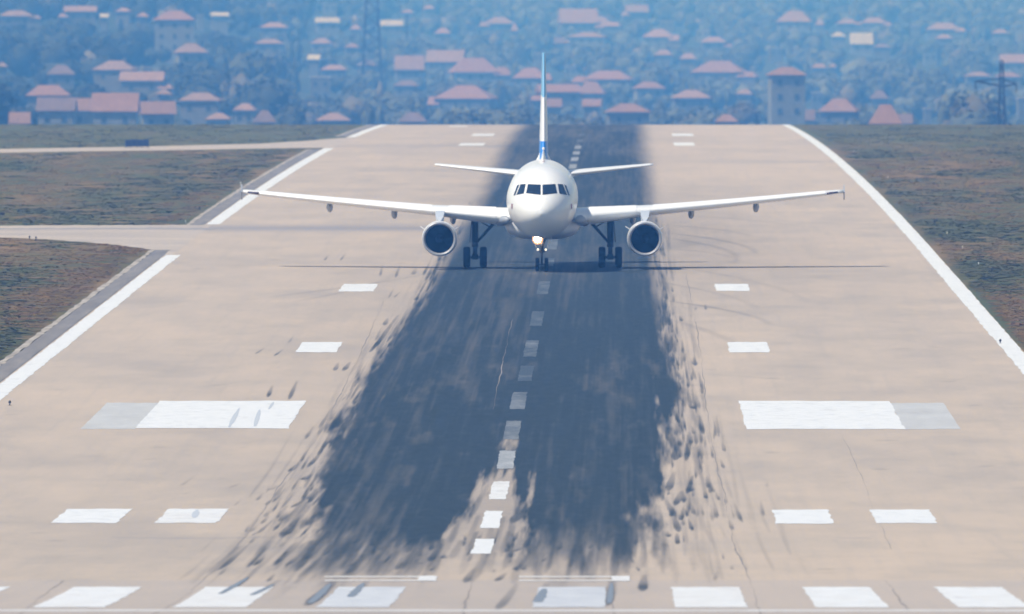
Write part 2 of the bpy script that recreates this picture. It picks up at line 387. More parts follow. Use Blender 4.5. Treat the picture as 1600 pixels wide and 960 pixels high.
# thin transverse line and the outline of an old painted-out bar
d0, d1 = rows(953.5, 956.5); paint(XC-22, XC+22, d0, d1, wear=.3, jx=0, jd=.15)
for (xl, xr) in ((508, 683), (811, 984)):
    for (ra, rb) in ((901.0, 903.0), (906.8, 908.8)):
        D0, D1 = rows(ra, rb); xa = gp(xl, ra)[0]; xb = gp(xr, ra)[0]
        paint(xa, xb, D0, D1, wear=.35, jx=0, jd=.12)
    D0, D1 = rows(901, 908.8); paint(gp(xr-28, 903)[0], gp(xr, 903)[0], D0, D1, wear=.15, jx=0, h=.012)
markset('threshold_marking', 'white threshold bars and thin transverse lines at the near end')
# touchdown pairs and aiming point
def quadrow(r0, r1, pl, pr, **k):
    D0, D1 = rows(r0, r1); xa = gp(pl, (r0+r1)/2)[0]; xb = gp(pr, (r0+r1)/2)[0]; paint(xa, xb, D0, D1, **k)
quadrow(796, 818, 92, 194); quadrow(796, 818, 253, 348, wear=.08); quadrow(797, 819, 1210, 1299); quadrow(797, 818, 1365, 1459)
quadrow(535, 551, 467, 530); quadrow(535, 551, 1138, 1201); quadrow(444, 456, 533, 587, wear=.05); quadrow(444, 455, 1117, 1170)
quadrow(627, 670, 230, 464, jd=.5); quadrow(627, 671, 1160, 1402, jd=.5)
quadrow(630, 671, 146, 230, wear=.72, under=(.40,.40,.39), jx=.02, h=.005); quadrow(630, 671, 1402, 1488, wear=.72, under=(.39,.39,.385), jx=.02, h=.005)
quadrow(209, 213, 738, 772, wear=.2); quadrow(224, 228, 718, 757, wear=.1); quadrow(209, 213, 1050, 1083, wear=.1); quadrow(223, 228, 1053, 1085, wear=.05)
quadrow(197, 198.5, 702, 730, wear=.2)
markset('touchdown_marking', 'white touchdown zone and aiming point blocks beside the rubber')
# centreline dashes
for (r0, r1, wr) in ((843, 866, 0), (799, 826, 0), (753, 781, .12), (705, 733, .55), (658, 687, .89), (613, 640, .90), (572, 596, 1.0), (532, 558, .98), (487, 510, 1.0),
                     (440, 460, .97), (404, 416, .96), (372, 390, .9), (352, 362, .95), (332, 342, .95), (312, 322, .95), (297, 305, .85), (283, 290, .8), (268, 276, .72), (257, 264, .68), (246, 252, .66), (237, 242, .66), (228, 233, .7), (218, 222, .95), (209, 213, 1.0)):
    D0, D1 = rows(r0, r1)
    # the photographed dashes sit a touch left of the pavement axis at the near end
    cx = -4.22 if r0 < 600 else -4.3
    if r0 < 300: cx = -4.0
    paint(cx-.30, cx+.30, D0, D1, wear=wr, under=RUBC if r0 < 740 else CONC, jx=.03, jd=.4)
markset('centreline_marking', 'white dashed runway centreline worn under the rubber')
# tyre marks laid over the paint
TMV, TMF = [], []
for (a, b, c, d, wd) in [(344,929,388,903,.16),(393,931,428,914,.15),(547,934,568,912,.2),(840,942,851,921,.24),(952,944,956,912,.14),(484,944,516,913,.2)]:
    p0, p1 = gp(a, b), gp(c, d); q = len(TMV)
    for i in range(15):
        t = i/14; ww = .6*wd*(math.sin(math.pi*min(t*.75+.22, 1))**.5)*random.uniform(.8, 1.1); dd = p0[1]+(p1[1]-p0[1])*t; xx = p0[0]+(p1[0]-p0[0])*t
        TMV += [(xx-ww, dd, float(zrun(dd))+.014), (xx+ww, dd, float(zrun(dd))+.014)]
    TMF += [(q+2*i, q+2*i+1, q+2*i+3, q+2*i+2) for i in range(14)]
o = meshobj('tyre_mark', TMV, TMF, newmat('rubber on paint', (.20,.235,.28), .85, spec=.1)); tag(o, 'dark tyre marks crossing the painted threshold bars', kind='structure')
TMV, TMF = [], []
for (a, b, c, d, wd) in [(358,668,374,638,.10),(398,667,406,640,.10),(303,810,308,797,.12),(420,640,428,628,.06)]:
    p0, p1 = gp(a, b), gp(c, d); q = len(TMV)
    for i in range(15):
        t = i/14; ww = wd*(math.sin(math.pi*min(t*.9+.1, 1))**.6)*random.uniform(.7, 1.1); dd = p0[1]+(p1[1]-p0[1])*t; xx = p0[0]+(p1[0]-p0[0])*t
        TMV += [(xx-ww, dd, float(zrun(dd))+.014), (xx+ww, dd, float(zrun(dd))+.014)]
    TMF += [(q+2*i, q+2*i+1, q+2*i+3, q+2*i+2) for i in range(14)]
o = meshobj('tyre_mark', TMV, TMF, newmat('thin rubber on paint', (.45,.49,.54), .85, spec=.1)); tag(o, 'faint tyre marks crossing the left aiming point block', kind='structure')
# longitudinal construction joints, thin dark cracks
mc = newmat('joint sealant', (.26, .235, .215), .9, spec=.1)
JV, JF = [], []
def crack(pts, w0, h=.004):
    b = len(JV); ph = random.random()*9
    D0, D1 = pts[0][1], pts[-1][1]; n = int(abs(D1-D0)/2.5)+2
    for i in range(n):
        d = D0+(D1-D0)*i/(n-1)
        x = np.interp(d, [p[1] for p in pts], [p[0] for p in pts])+.02*math.sin(d*.11+ph)+.018*math.sin(d*.31+ph*2)+random.uniform(-.008, .008)
        ww = w0*random.uniform(.4, 1.3)*(.6+.4*math.sin(d*.05+ph))
        z = float(zrun(d))+h
        JV.append((x-ww, d, z)); JV.append((x+ww, d, z))
    for i in range(n-1):
        q = b+2*i; JF.append((q, q+1, q+3, q+2))
def pl(*pp):
    q = [gp(a, b) for a, b in pp]; return sorted(q, key=lambda t: t[1])
crack(pl((238,962),(262,950),(335,890),(403,812),(432,765),(463,727),(500,680),(530,620),(560,560),(600,470)), .028)
crack(pl((1190,962),(1172,905),(1145,845),(1131,770),(1115,705),(1104,640),(1096,560),(1085,490),(1072,430)), .028)
crack(pl((722,962),(735,915),(757,865)), .045); crack(pl((959,962),(957,900)), .03)
crack(pl((30,962),(60,935),(100,908)), .035); crack(pl((1422,955),(1385,908)), .035)
crack(pl((1395,860),(1345,740),(1315,680)), .014); crack(pl((505,320),(570,266),(620,235)), .014); crack(pl((770,640),(800,500)), .02)
o = meshobj('pavement_joint', JV, JF, mc); tag(o, 'thin dark lengthwise joints and cracks in the runway slabs', kind='structure')

# ------------------------------------------------------------------ shoulder, taxiways
ms = newmat('shoulder asphalt', (.21,.195,.20), .9, spec=.2)
nn = noise(ms, (1.2, .05, 0), 1, 5); L(ms, ramp(ms, nn, [(.3, (.17,.16,.155)), (.6, (.23,.215,.20)), (.8, (.32,.28,.24))]), base(ms).inputs['Base Color'])
mt_ = newmat('taxiway concrete', rough=.9, spec=.2)
nn = noise(mt_, (1/14, 1/9, 0), 1, 6, .6); L(mt_, ramp(mt_, nn, [(.3, (.36,.32,.29)), (.5, (.43,.375,.32)), (.7, (.50,.425,.345))]), base(mt_).inputs['Base Color'])
mk = newmat('pale concrete kerb', rough=.9, spec=.2)
nn = noise(mk, (1.2, .2, 0), 1, 5); L(mk, ramp(mk, nn, [(.35, (.26,.23,.19)), (.6, (.44,.40,.34))]), base(mk).inputs['Base Color'])
def strip(name, fa, fb, d0, d1, mat, label, h, jx=.05, nc=5, step=3.0):
    V, Fc = [], []; n = int((d1-d0)/step)+2
    for i in range(n):
        d = d0+(d1-d0)*i/(n-1); a, b = fa(d)+random.uniform(-jx, jx), fb(d)+random.uniform(-jx, jx)
        for j in range(nc): V.append((a+(b-a)*j/(nc-1), d, float(zrun(d))+h))
    for i in range(n-1):
        for j in range(nc-1):
            q = i*nc+j; Fc.append((q, q+1, q+nc+1, q+nc))
    o = meshobj(name, V, Fc, mat); tag(o, label, kind='structure'); return o
e = XC-W2-.02
for k, (a, b) in enumerate(((1000, 391), (352.5, 234), (214, 195.2))):
    d0, d1 = rows(b, a)
    strip('shoulder', lambda d: e-.86, lambda d: e, d0, d1, ms, 'narrow dark asphalt shoulder beside the left edge stripe', .010, .03)
    strip('kerb', lambda d: e-1.18, lambda d: e-.87, d0, d1, mk, 'thin pale strip between shoulder and grass', .015, .07, 3)
# first taxiway: top edge at row 352, lower edge from row 372 (frame left) curving down to row 393 at the stripe
def taxi(name, top, low, label, mat, dz=.004, extra=-160):
    """top/low: list of (px,row) from left to right"""
    tx = [gp(*p) for p in top]; lx = [gp(*p) for p in low]
    tx = [(extra, tx[0][1]+(tx[0][0]-extra)*0.1)]+tx; lx = [(extra, lx[0][1]+(lx[0][0]-extra)*.1)]+lx
    x0, x1 = extra, max(tx[-1][0], lx[-1][0])
    V, Fc = [], []; xs_ = np.linspace(x0, x1, 260)
    for x in xs_:
        dt = np.interp(x, [p[0] for p in tx], [p[1] for p in tx])+random.uniform(-1.2, 1.2)
        dl = np.interp(x, [p[0] for p in lx], [p[1] for p in lx])+random.uniform(-1.2, 1.2)
        for j in range(25):
            d = dl+(dt-dl)*j/24; V.append((x, d, float(zrun(d))+dz))
    for i in range(len(xs_)-1):
        for j in range(24):
            q = i*25+j; Fc.append((q, q+25, q+26, q+1))
    o = meshobj(name, V, Fc, mat); tag(o, label, kind='structure'); return o
taxi('taxiway', [(0,353),(100,352.5),(200,352),(300,351.6),(332,351.4)], [(0,371.5),(60,374),(120,378),(180,383),(225,389),(250,393),(262,400),(263,401)], 'pale concrete taxiway leaving the runway to the left', mt_)
taxi('taxiway', [(0,233.2),(100,231.5),(200,230),(300,227.5),(400,225),(470,221),(540,215.5)], [(0,239),(100,237.5),(200,236),(300,234.5),(420,232.3),(470,231.8),(520,231.5)], 'far narrow pale taxiway crossing the left grass', mt_)
# its dark seam on the taxiway side
taxi('taxiway_seam', [(0,357),(150,356.5),(332,356)], [(0,359),(150,359),(332,359.5)], 'faint darker seam along the far edge of the taxiway', newmat('seam', (.30,.28,.275), .9, spec=.2), .008)

# ------------------------------------------------------------------ haze
mh = bpy.data.materials.new('haze'); mh.use_nodes = True
mh.node_tree.nodes.remove(mh.node_tree.nodes['Principled BSDF'])
pv = N(mh, 'ShaderNodeVolumePrincipled')
pv.inputs['Color'].default_value = (.11, .37, 1.0, 1); pv.inputs['Density'].default_value = 2.0e-4
pv.inputs['Absorption Color'].default_value = (1, 1, 1, 1); pv.inputs['Anisotropy'].default_value = 0.0
L(mh, pv.outputs[0], mh.node_tree.nodes['Material Output'].inputs['Volume'])
mh.cycles.homogeneous_volume = True
bm = bmesh.new(); zlo, zhi = float(Z.min())-1.5, 42.0
box(bm, (0, 6900, (zlo+zhi)/2), (4900, 14300, zhi-zlo))
haze = bmobj('haze', bm, mh); tag(haze, 'blue summer haze thickening towards the town', kind='stuff')
# ------------------------------------------------------------------ the airliner
PX, PD = -4.49, 1223.0
WHITE = newmat('white aircraft paint', (.86,.87,.87), .32, spec=.5, coat=.3)
SLAT = newmat('bright slat paint', (.90,.91,.92), .4)
GREY = newmat('grey aircraft paint', (.34,.37,.42), .45)
DARK = newmat('dark gear metal', (.02,.022,.026), .6, spec=.2)
STEEL = newmat('gear strut steel', (.035,.038,.045), .5, spec=.3)
TYRE = newmat('tyre rubber', (.008,.008,.008), .9, spec=.1)
RIM = newmat('wheel rim', (.05,.05,.055), .5)
GLASS = newmat('cockpit glass', (.012,.02,.035), .12, spec=.6)
FAN = newmat('fan blades', (.003,.003,.004), 1.0, spec=0)
LINER = newmat('intake liner', (.008,.009,.011), .9, spec=.05)
HOT = newmat('exhaust metal', (.16,.15,.14), .4, metal=.8)
RED = newmat('red marking', (.25,.04,.06), .4)
plane = empty('airliner', (PX, PD, float(zrun(PD))+.008))
tag(plane, 'white twin-engine jet airliner with blue tail facing the camera on the runway', 'airliner')
def S_(s): return s-17.7                       # distance from the nose -> local y (nose points at the camera)
SEC = [(0,.02,.02,3.28),(.06,.26,.25,3.28),(.25,.54,.51,3.29),(.55,.81,.77,3.32),(1.0,1.08,1.04,3.38),(1.5,1.31,1.29,3.46),(2.0,1.49,1.51,3.55),(2.6,1.65,1.72,3.66),(3.3,1.79,1.88,3.76),
       (4.2,1.90,1.99,3.84),(5.4,1.96,2.05,3.89),(7,1.975,2.07,3.91),(12,1.975,2.07,3.91),(18,1.975,2.07,3.91),(24,1.975,2.07,3.91),(27,1.93,2.0,3.97),(30,1.66,1.72,4.20),(33,1.18,1.27,4.55),(35.5,.68,.80,4.82),(37.2,.24,.30,5.0),(37.5,.05,.05,5.02)]
ss = np.array([q[0] for q in SEC])
fine_s = np.concatenate([np.linspace(0, 1, 14)**1.5*1.0, np.linspace(1.1, 7, 40), np.linspace(7.5, 37.5, 61)])
def sec(s):
    return [float(np.interp(s, ss, [q[i] for q in SEC])) for i in (1, 2, 3)]
V, Fc = [], []; n = 64
# smooth the section table along s
W_ = np.array([sec(s) for s in fine_s])
for _ in range(2):
    W2_ = W_.copy(); W2_[2:-2] = (W_[:-4][0:len(W_)-4]*0+W_[1:-3]+2*W_[2:-2]+W_[3:-1])/4; W_ = W2_
for s, (wd, ht, zc) in zip(fine_s, W_):
    for i in range(n):
        a = 2*math.pi*i/n; V.append((wd*math.cos(a), S_(s), zc+ht*math.sin(a)))
for j in range(len(fine_s)-1):
    for i in range(n):
        k = (i+1) % n; Fc.append((j*n+i, j*n+k, (j+1)*n+k, (j+1)*n+i))
Fc.append(tuple(range(n)))
fus = meshobj('fuselage', V, Fc, WHITE, plane, True)
bmf = bmesh.new(); bmf.from_mesh(fus.data); bmesh.ops.recalc_face_normals(bmf, faces=bmf.faces); bmf.to_mesh(fus.data)
fbvh = BVHTree.FromBMesh(bmf); bmf.free()
# belly fairing
BV, BF = [], []
bs = [(10.6,.3,.1,2.2),(11.4,1.35,.55,2.35),(12.4,1.92,.80,2.45),(13.6,2.08,.86,2.52),(18.5,2.10,.87,2.55),(20.5,1.95,.75,2.5),(22.2,1.3,.45,2.35),(23.2,.4,.1,2.15)]
for s, wd, ht, zc in bs:
    for i in range(40):
        a = 2*math.pi*i/40; c, q = math.cos(a), math.sin(a)
        BV.append((wd*abs(c)**.62*(1 if c > 0 else -1), S_(s), zc+ht*abs(q)**.8*(1 if q > 0 else -1)))
for j in range(len(bs)-1):
    for i in range(40):
        k = (i+1) % 40; BF.append((j*40+i, j*40+k, (j+1)*40+k, (j+1)*40+i))
BF += [tuple(range(40)), tuple(range(39+40*7, 40*7-1, -1))]
meshobj('belly_fairing', BV, BF, newmat('belly paint', (.62,.64,.67), .35), fus, True)
# cockpit glazing, laid on the nose
def pane(c4, name='cockpit_window', m=10):
    """c4: front-view corners (x,z) tl,tr,br,bl"""
    V, Fc = [], []
    for j in range(m+1):
        for i in range(m+1):
            u, v = i/m, j/m
            x = (c4[0][0]*(1-u)+c4[1][0]*u)*(1-v)+(c4[3][0]*(1-u)+c4[2][0]*u)*v
            z = (c4[0][1]*(1-u)+c4[1][1]*u)*(1-v)+(c4[3][1]*(1-u)+c4[2][1]*u)*v
            hit = fbvh.ray_cast(Vector((x, -30, z)), Vector((0, 1, 0)))
            p = hit[0]+hit[1]*.012 if hit[0] else Vector((x, S_(3), z)); V.append(p)
    for j in range(m):
        for i in range(m):
            a = j*(m+1)+i; Fc.append((a, a+1, a+m+2, a+m+1))
    return meshobj(name, V, Fc, GLASS, fus, True)
for s in (1, -1):
    pane([(s*.05,4.86),(s*.76,4.89),(s*.86,4.39),(s*.05,4.30)])
    pane([(s*.88,4.89),(s*1.17,4.87),(s*1.40,4.28),(s*.98,4.37)])
    pane([(s*1.23,4.86),(s*1.36,4.80),(s*1.56,4.24),(s*1.46,4.27)])
    q = pane([(s*1.60,3.78),(s*1.68,3.80),(s*1.68,3.52),(s*1.62,3.50)], 'side_marking', 4); q.data.materials.clear(); q.data.materials.append(RED)
for s in (1, -1):          # wipers parked on the main panes
    V = [fbvh.ray_cast(Vector((s*x, -30, z)), Vector((0, 1, 0)))[0]+Vector((0, -.03, 0)) for x, z in ((.10, 4.36), (.62, 4.50))]
    tubes('wiper', [(V[0], V[1], .018)], DARK, fus, 6)
bm = bmesh.new(); bmesh.ops.create_uvsphere(bm, u_segments=12, v_segments=8, radius=.16); bmesh.ops.translate(bm, verts=bm.verts, vec=(0, S_(13.0), 6.0))
bmobj('beacon', bm, newmat('beacon glass', (.8,.7,.68), .3), fus, True)
V = [(-.015,S_(9),5.95),(.015,S_(9),5.95),(.015,S_(9.5),5.95),(-.015,S_(9.5),5.95),(-.01,S_(9.35),6.30),(.01,S_(9.35),6.30),(.01,S_(9.6),6.30),(-.01,S_(9.6),6.30)]
meshobj('antenna', V, [(0,1,2,3),(4,7,6,5),(0,4,5,1),(1,5,6,2),(2,6,7,3),(3,7,4,0)], WHITE, fus)

def foil(t, m=16):
    """closed section: list of (chordwise 0..1, height) going leading edge -> top -> trailing edge -> bottom"""
    xs_ = [(1-math.cos(math.pi*i/m))/2 for i in range(m+1)]
    th = lambda x: 5*t*(.2969*math.sqrt(x)-.126*x-.3516*x*x+.2843*x**3-.1015*x**4)
    cam_ = lambda x: .018*(1-(2*x-.9)**2)
    up = [(x, cam_(x)+th(x)) for x in xs_]; lo = [(x, cam_(x)-th(x)) for x in xs_[-2:0:-1]]
    return up+lo
def surface(name, stations, mat, parent, mats=None):
    """stations: (origin x,y,z of leading edge, chord, thickness, twist rad, vertical?)"""
    V, Fc = [], []; k = None
    for (ox, oy, oz, ch, t, tw, vert) in stations:
        f = foil(t) if not vert else [(x, z) for x, z in foil(t)]
        if vert: f = [(x, z-.018*(1-(2*x-.9)**2)) for x, z in f]
        k = len(f)
        for x, z in f:
            yy_ = x*ch*math.cos(tw)+z*ch*math.sin(tw); zz = z*ch*math.cos(tw)-x*ch*math.sin(tw)
            V.append((ox+zz, oy+yy_, oz) if vert else (ox, oy+yy_, oz+zz))
    for j in range(len(stations)-1):
        for i in range(k):
            q = (i+1) % k; Fc.append((j*k+i, j*k+q, (j+1)*k+q, (j+1)*k+i))
    Fc += [tuple(range(k)), tuple(range(k*len(stations)-1, k*(len(stations)-1)-1, -1))]
    o = meshobj(name, V, Fc, mat, parent, True)
    bm = bmesh.new(); bm.from_mesh(o.data); bmesh.ops.recalc_face_normals(bm, faces=bm.faces); bm.to_mesh(o.data); bm.free()
    return o
def le(x):                     # wing leading edge: s and z at span station x
    return 12.05+(abs(x)-1.98)*.515, 2.86+(abs(x)-1.98)*.083+.0028*max(abs(x)-6, 0)**2*.35
def te(x):
    x = abs(x); return 19.0 if x < 6.4 else 19.0+(x-6.4)*.275
for s in (1, -1):
    st_ = []
    for x in (1.5, 1.98, 3.0, 4.2, 5.4, 6.4, 8, 10, 12, 14, 15.5, 16.6, 16.95):
        sl, z = le(x); ch = te(x)-sl
        if x > 16.6: sl += .35; ch -= .35
        tw = np.interp(x, [1.98, 6.4, 17], [R(2.2), R(1.2), R(.2)])
        t = np.interp(x, [1.98, 6.4, 17], [.150, .122, .112])
        st_.append((s*x, S_(sl), z, ch, t, float(tw), False))
    wing = surface('wing', st_, WHITE, plane)
    # slats: bright leading edge skin just proud of the wing, split at the pylon
    for (xa, xb) in ((2.6, 5.25), (6.2, 15.9)):
        V, Fc = [], []; m_ = 14; ns = 16
        for j in range(ns+1):
            x = xa+(xb-xa)*j/ns; sl, z = le(x); ch = te(x)-sl
            tw = np.interp(x, [1.98, 6.4, 17], [R(2.2), R(1.2), R(.2)]); t = np.interp(x, [1.98, 6.4, 17], [.150, .122, .112])+.006
            f = foil(t, 16); c = f[-5:]+f[:9]
            for xx, zz in c:
                yy_ = xx*ch*math.cos(tw)+zz*ch*math.sin(tw)-.03; z_ = zz*ch*math.cos(tw)-xx*ch*math.sin(tw)+.006
                V.append((s*x, S_(sl)+yy_, z+z_))
        for j in range(ns):
            for i in range(13):
                q = j*14+i; Fc.append((q, q+1, q+15, q+14))
        meshobj('slat', V, Fc, SLAT, wing, True)
    # tip fence and nav light
    sl, z = le(16.95)
    V = []
    for xx in (-.03, .03): V += [(s*(16.97+xx), S_(sl+.1), z), (s*(16.97+xx), S_(sl+1.0), z+.36), (s*(16.97+xx), S_(sl+1.55), z+.40), (s*(16.97+xx), S_(sl+1.45), z), (s*(16.97+xx), S_(sl+1.5), z-.46), (s*(16.97+xx), S_(sl+.95), z-.42)]
    Fc = [(0,1,2,3),(0,3,4,5),(9,8,7,6),(11,10,9,6)]+[(i, (i+1) % 6, (i+1) % 6+6, i+6) for i in range(6)]
    meshobj('wingtip_fence', V, Fc, GREY, wing)
    sl, z = le(16.4)
    tubes('navigation_light', [((s*16.0, S_(le(16.0)[0])-.02, le(16.0)[1]+.02), (s*16.6, S_(le(16.6)[0])-.02, le(16.6)[1]+.02), .07, .05)], newmat('dark lens', (.09,.06,.08), .25), wing, 10)
    # flap track fairings
    for x in (3.55, 5.05, 8.35, 12.0):
        if x == 3.55: continue
        sl, z = le(x); ch = te(x)-sl; V = []; k = 12
        ys = [(-1.6, .03), (-1.2, .13), (-.4, .18), (.4, .16), (1.0, .08), (1.25, .02)]
        for (dy, r) in ys:
            for i in range(k):
                a = 2*math.pi*i/k; V.append((s*x+r*math.cos(a), S_(te(x))+dy-.5, z-.16-.10*(dy+1.6)-ch*.02+r*1.6*math.sin(a)))
        Fc = [(j*k+i, j*k+(i+1) % k, (j+1)*k+(i+1) % k, (j+1)*k+i) for j in range(len(ys)-1) for i in range(k)]
        meshobj('flap_track_fairing', V, Fc, GREY, wing, True)
    # landing light and fillet at the wing root
    tubes('root_fillet', [((s*1.9, S_(11.4), 2.75), (s*2.35, S_(13.2), 2.80), .12, .42)], GREY, wing, 16)
    # tailplane
    st_ = []
    for x in (.3, 1.0, 2.5, 4.5, 6.0, 6.22):
        sl = 30.9+x*.60; ch = 4.1-x*.42; st_.append((s*x, S_(sl)-.0, 4.90+x*.105, ch if x < 6.1 else ch-.3, .095, R(-1.0), False))
    stb = surface('tailplane', st_, WHITE, plane)
# fin with blue and white bands
mf = newmat('tail fin livery', rough=.3)
tc = N(mf, 'ShaderNodeTexCoord'); sp = N(mf, 'ShaderNodeSeparateXYZ'); L(mf, tc.outputs['Object'], sp.inputs[0])
hz = math_(mf, 'ADD', sp.outputs[2], math_(mf, 'MULTIPLY', math_(mf, 'SINE', math_(mf, 'MULTIPLY', sp.outputs[1], 1.1)), .25))
fz = math_(mf, 'MULTIPLY', math_(mf, 'SUBTRACT', hz, 5.5), 1/7.0)
rp = N(mf, 'ShaderNodeValToRGB'); rp.color_ramp.interpolation = 'CONSTANT'; el = rp.color_ramp.elements
while len(el) < 5: el.new(.5)
for e_, (p, c) in zip(el, [(0, (.78,.79,.80)), (.075, (.01,.22,.72)), (.24, (.72,.73,.76)), (.545, (.18,.42,.66)), (.97, (.12,.36,.64))]): e_.position = p; e_.color = (*c, 1)
L(mf, fz, rp.inputs[0]); L(mf, rp.outputs[0], base(mf).inputs['Base Color'])
st_ = []
for z in (5.0, 5.75, 6.3, 7.2, 8.5, 10, 11.3, 11.85, 11.95):
    h_ = z-5.75; sl = 29.3+h_*.83; ch = 6.1-h_*.66
    t = np.interp(z, [5.75, 12], [.088, .095])
    st_.append((0, S_(sl)+(0 if z < 11.9 else .2), z, ch-(0 if z < 11.9 else .3), float(t), 0, True))
fin = surface('tail_fin', st_, mf, plane)
V = [(0, S_(26.2), 5.86), (.26, S_(30.4), 5.6), (0, S_(30.4), 6.75), (-.26, S_(30.4), 5.6), (0, S_(28.5), 6.02), (.62, S_(30.6), 5.45), (-.62, S_(30.6), 5.45)]
meshobj('fin_fillet', V, [(0,1,2),(0,2,3),(0,5,1),(0,3,6),(5,2,1),(6,3,2)], WHITE, fin, False)
bm = bmesh.new(); bmesh.ops.create_uvsphere(bm, u_segments=12, v_segments=8, radius=.085); bmesh.ops.translate(bm, verts=bm.verts, vec=(0, S_(29.0), 6.55))
bmobj('fin_fitting', bm, WHITE, fin, True)

# engines
for s in (1, -1):
    ex, ez, ey = s*5.74, 1.72, S_(9.9)
    prof = [(.34,.785),(.16,.800),(.05,.835),(0,.875),(.03,.915),(.12,.945),(.35,.972),(.9,.99),(1.8,1.0),(2.6,.97),(3.2,.86),(3.5,.78),(3.45,.72)]
    eng = lathe('engine', prof, WHITE, plane, 64, at=(ex, ey, ez))
    lathe('intake_lip', [(.20,.792),(.04,.832),(-.012,.875),(.02,.922),(.12,.955)], newmat('lip metal', (.42,.44,.48), .4, metal=.4), eng, 64, at=(ex, ey, ez))
    lathe('intake_duct', [(.22,.784),(.6,.78),(1.15,.80)], LINER, eng, 48, at=(ex, ey, ez))
    bm = bmesh.new()
    for i in range(24):
        a = 2*math.pi*i/24; ca, sa = math.cos(a), math.sin(a); ca2, sa2 = math.cos(a+.25), math.sin(a+.25)
        q = [(ex+.2*ca, ey+1.02, ez+.2*sa), (ex+.2*ca2, ey+1.12, ez+.2*sa2), (ex+.79*ca2, ey+1.12, ez+.79*sa2), (ex+.79*ca, ey+.98, ez+.79*sa)]
        bm.faces.new([bm.verts.new(v) for v in q])
    bmobj('fan', bm, FAN, eng)
    lathe('fan_back', [(1.14,.80),(1.15,.01)], FAN, eng, 32, at=(ex, ey, ez))
    lathe('spinner', [(.72,.01),(.80,.08),(1.0,.22),(1.06,.26)], newmat('spinner', (.004,.004,.005), .6, spec=.2), eng, 24, at=(ex, ey, ez))
    lathe('exhaust_nozzle', [(3.3,.60),(4.2,.46),(4.25,.42),(3.6,.40)], HOT, eng, 32, at=(ex, ey, ez))
    lathe('exhaust_plug', [(3.6,.3),(4.4,.22),(4.9,.02)], HOT, eng, 24, at=(ex, ey, ez))
    # pylon
    PV_ = []
    pyl = [(1.0,.06,ez+.97,ez+1.0),(1.5,.20,ez+.93,ez+1.22),(2.4,.25,ez+.9,ez+1.42),(3.6,.25,ez+.6,ez+1.55),(5.4,.16,ez+.75,ez+1.5)]
    for (t, wd, z0, z1) in pyl: PV_ += [(ex-wd*.8, ey+t, z0), (ex+wd*.8, ey+t, z0), (ex+wd, ey+t, z1), (ex-wd, ey+t, z1)]
    PF_ = [(j*4+i, j*4+(i+1) % 4, j*4+4+(i+1) % 4, j*4+4+i) for j in range(4) for i in range(4)]+[(3,2,1,0),(16,17,18,19)]
    meshobj('pylon', PV_, PF_, newmat('pylon paint', (.50,.55,.62), .4), eng, False)
    for t_ in (1, -1):
        a = R(32) if t_ > 0 else R(148); c, q_ = math.cos(a), math.sin(a); V = []
        for w_ in (-.012, .012):
            V += [(ex+.97*c-w_*q_, ey+.9, ez+.97*q_+w_*c), (ex+.97*c-w_*q_, ey+2.0, ez+.97*q_+w_*c), (ex+1.30*c-w_*q_, ey+2.0, ez+1.30*q_+w_*c), (ex+1.22*c-w_*q_, ey+1.6, ez+1.22*q_+w_*c)]
        meshobj('strake', V, [(0,1,2,3),(7,6,5,4),(0,4,5,1),(1,5,6,2),(2,6,7,3),(3,7,4,0)], WHITE, eng)

def wheel(parent, x, y, r, wd):
    prof = [(-wd/2,.55*r),(-wd/2,.82*r),(-wd*.42,.95*r),(-wd*.25,r),(wd*.25,r),(wd*.42,.95*r),(wd/2,.82*r),(wd/2,.55*r)]
    ty = lathe('tyre', prof, TYRE, parent, 40, 'x', at=(x, y, r))
    lathe('rim', [(-wd*.42,.01),(-wd*.40,.3*r),(-wd*.47,.56*r),(wd*.47,.56*r),(wd*.40,.3*r),(wd*.42,.01)], RIM, ty, 28, 'x', at=(x, y, r))
    return ty
for s in (1, -1):
    gx, gy = s*3.80, S_(17.7)
    gear = tubes('main_landing_gear', [((gx, gy, 1.35), (gx, gy, 3.0), .185), ((gx, gy, .56), (gx, gy, 1.4), .135), ((gx-.48, gy, .58), (gx+.48, gy, .58), .085), ((gx, gy, 1.15), (gx, gy, 1.4), .19)], STEEL, plane, 16)
    tubes('side_brace', [((gx-s*.02, gy, 1.32), (gx-s*1.25, gy-.1, 2.72), .075, .10), ((gx-s*.86, gy-.06, 2.26), (gx-s*.08, gy, 2.70), .035)], DARK, gear, 10)
    tubes('torque_link', [((gx, gy+.12, 1.25), (gx, gy+.42, .95), .045), ((gx, gy+.42, .95), (gx, gy+.12, .62), .045)], DARK, gear, 8)
    tubes('hydraulic_line', [((gx+.1, gy-.16, 2.6), (gx+.09, gy-.15, .75), .018), ((gx-.1, gy-.16, 2.4), (gx-.07, gy-.15, .8), .016)], DARK, gear, 6)
    bm = bmesh.new(); box(bm, (gx+s*.24, gy, 2.05), (.05, .95, 1.25), Matrix.Rotation(s*R(-5), 3, 'Y')); bmobj('gear_door', bm, newmat('gear door', (.05,.055,.065), .5), gear)
    for dx in (-.465, .465): wheel(gear, gx+dx, gy, .585, .40)
    bm = bmesh.new(); box(bm, (gx, gy, .60), (.34, .36, .30)); bmobj('brake_pack', bm, DARK, gear)
ngy = S_(5.07)
ng = tubes('nose_landing_gear', [((0, ngy, .38), (0, ngy, 1.25), .062), ((0, ngy, 1.1), (0, ngy+.1, 2.1), .095), ((-.3, ngy, .385), (.3, ngy, .385), .05)], STEEL, plane, 14)
tubes('drag_brace', [((0, ngy, 1.3), (.28, ngy+1.2, 2.0), .04), ((0, ngy, 1.3), (-.28, ngy+1.2, 2.0), .04)], DARK, ng, 8)
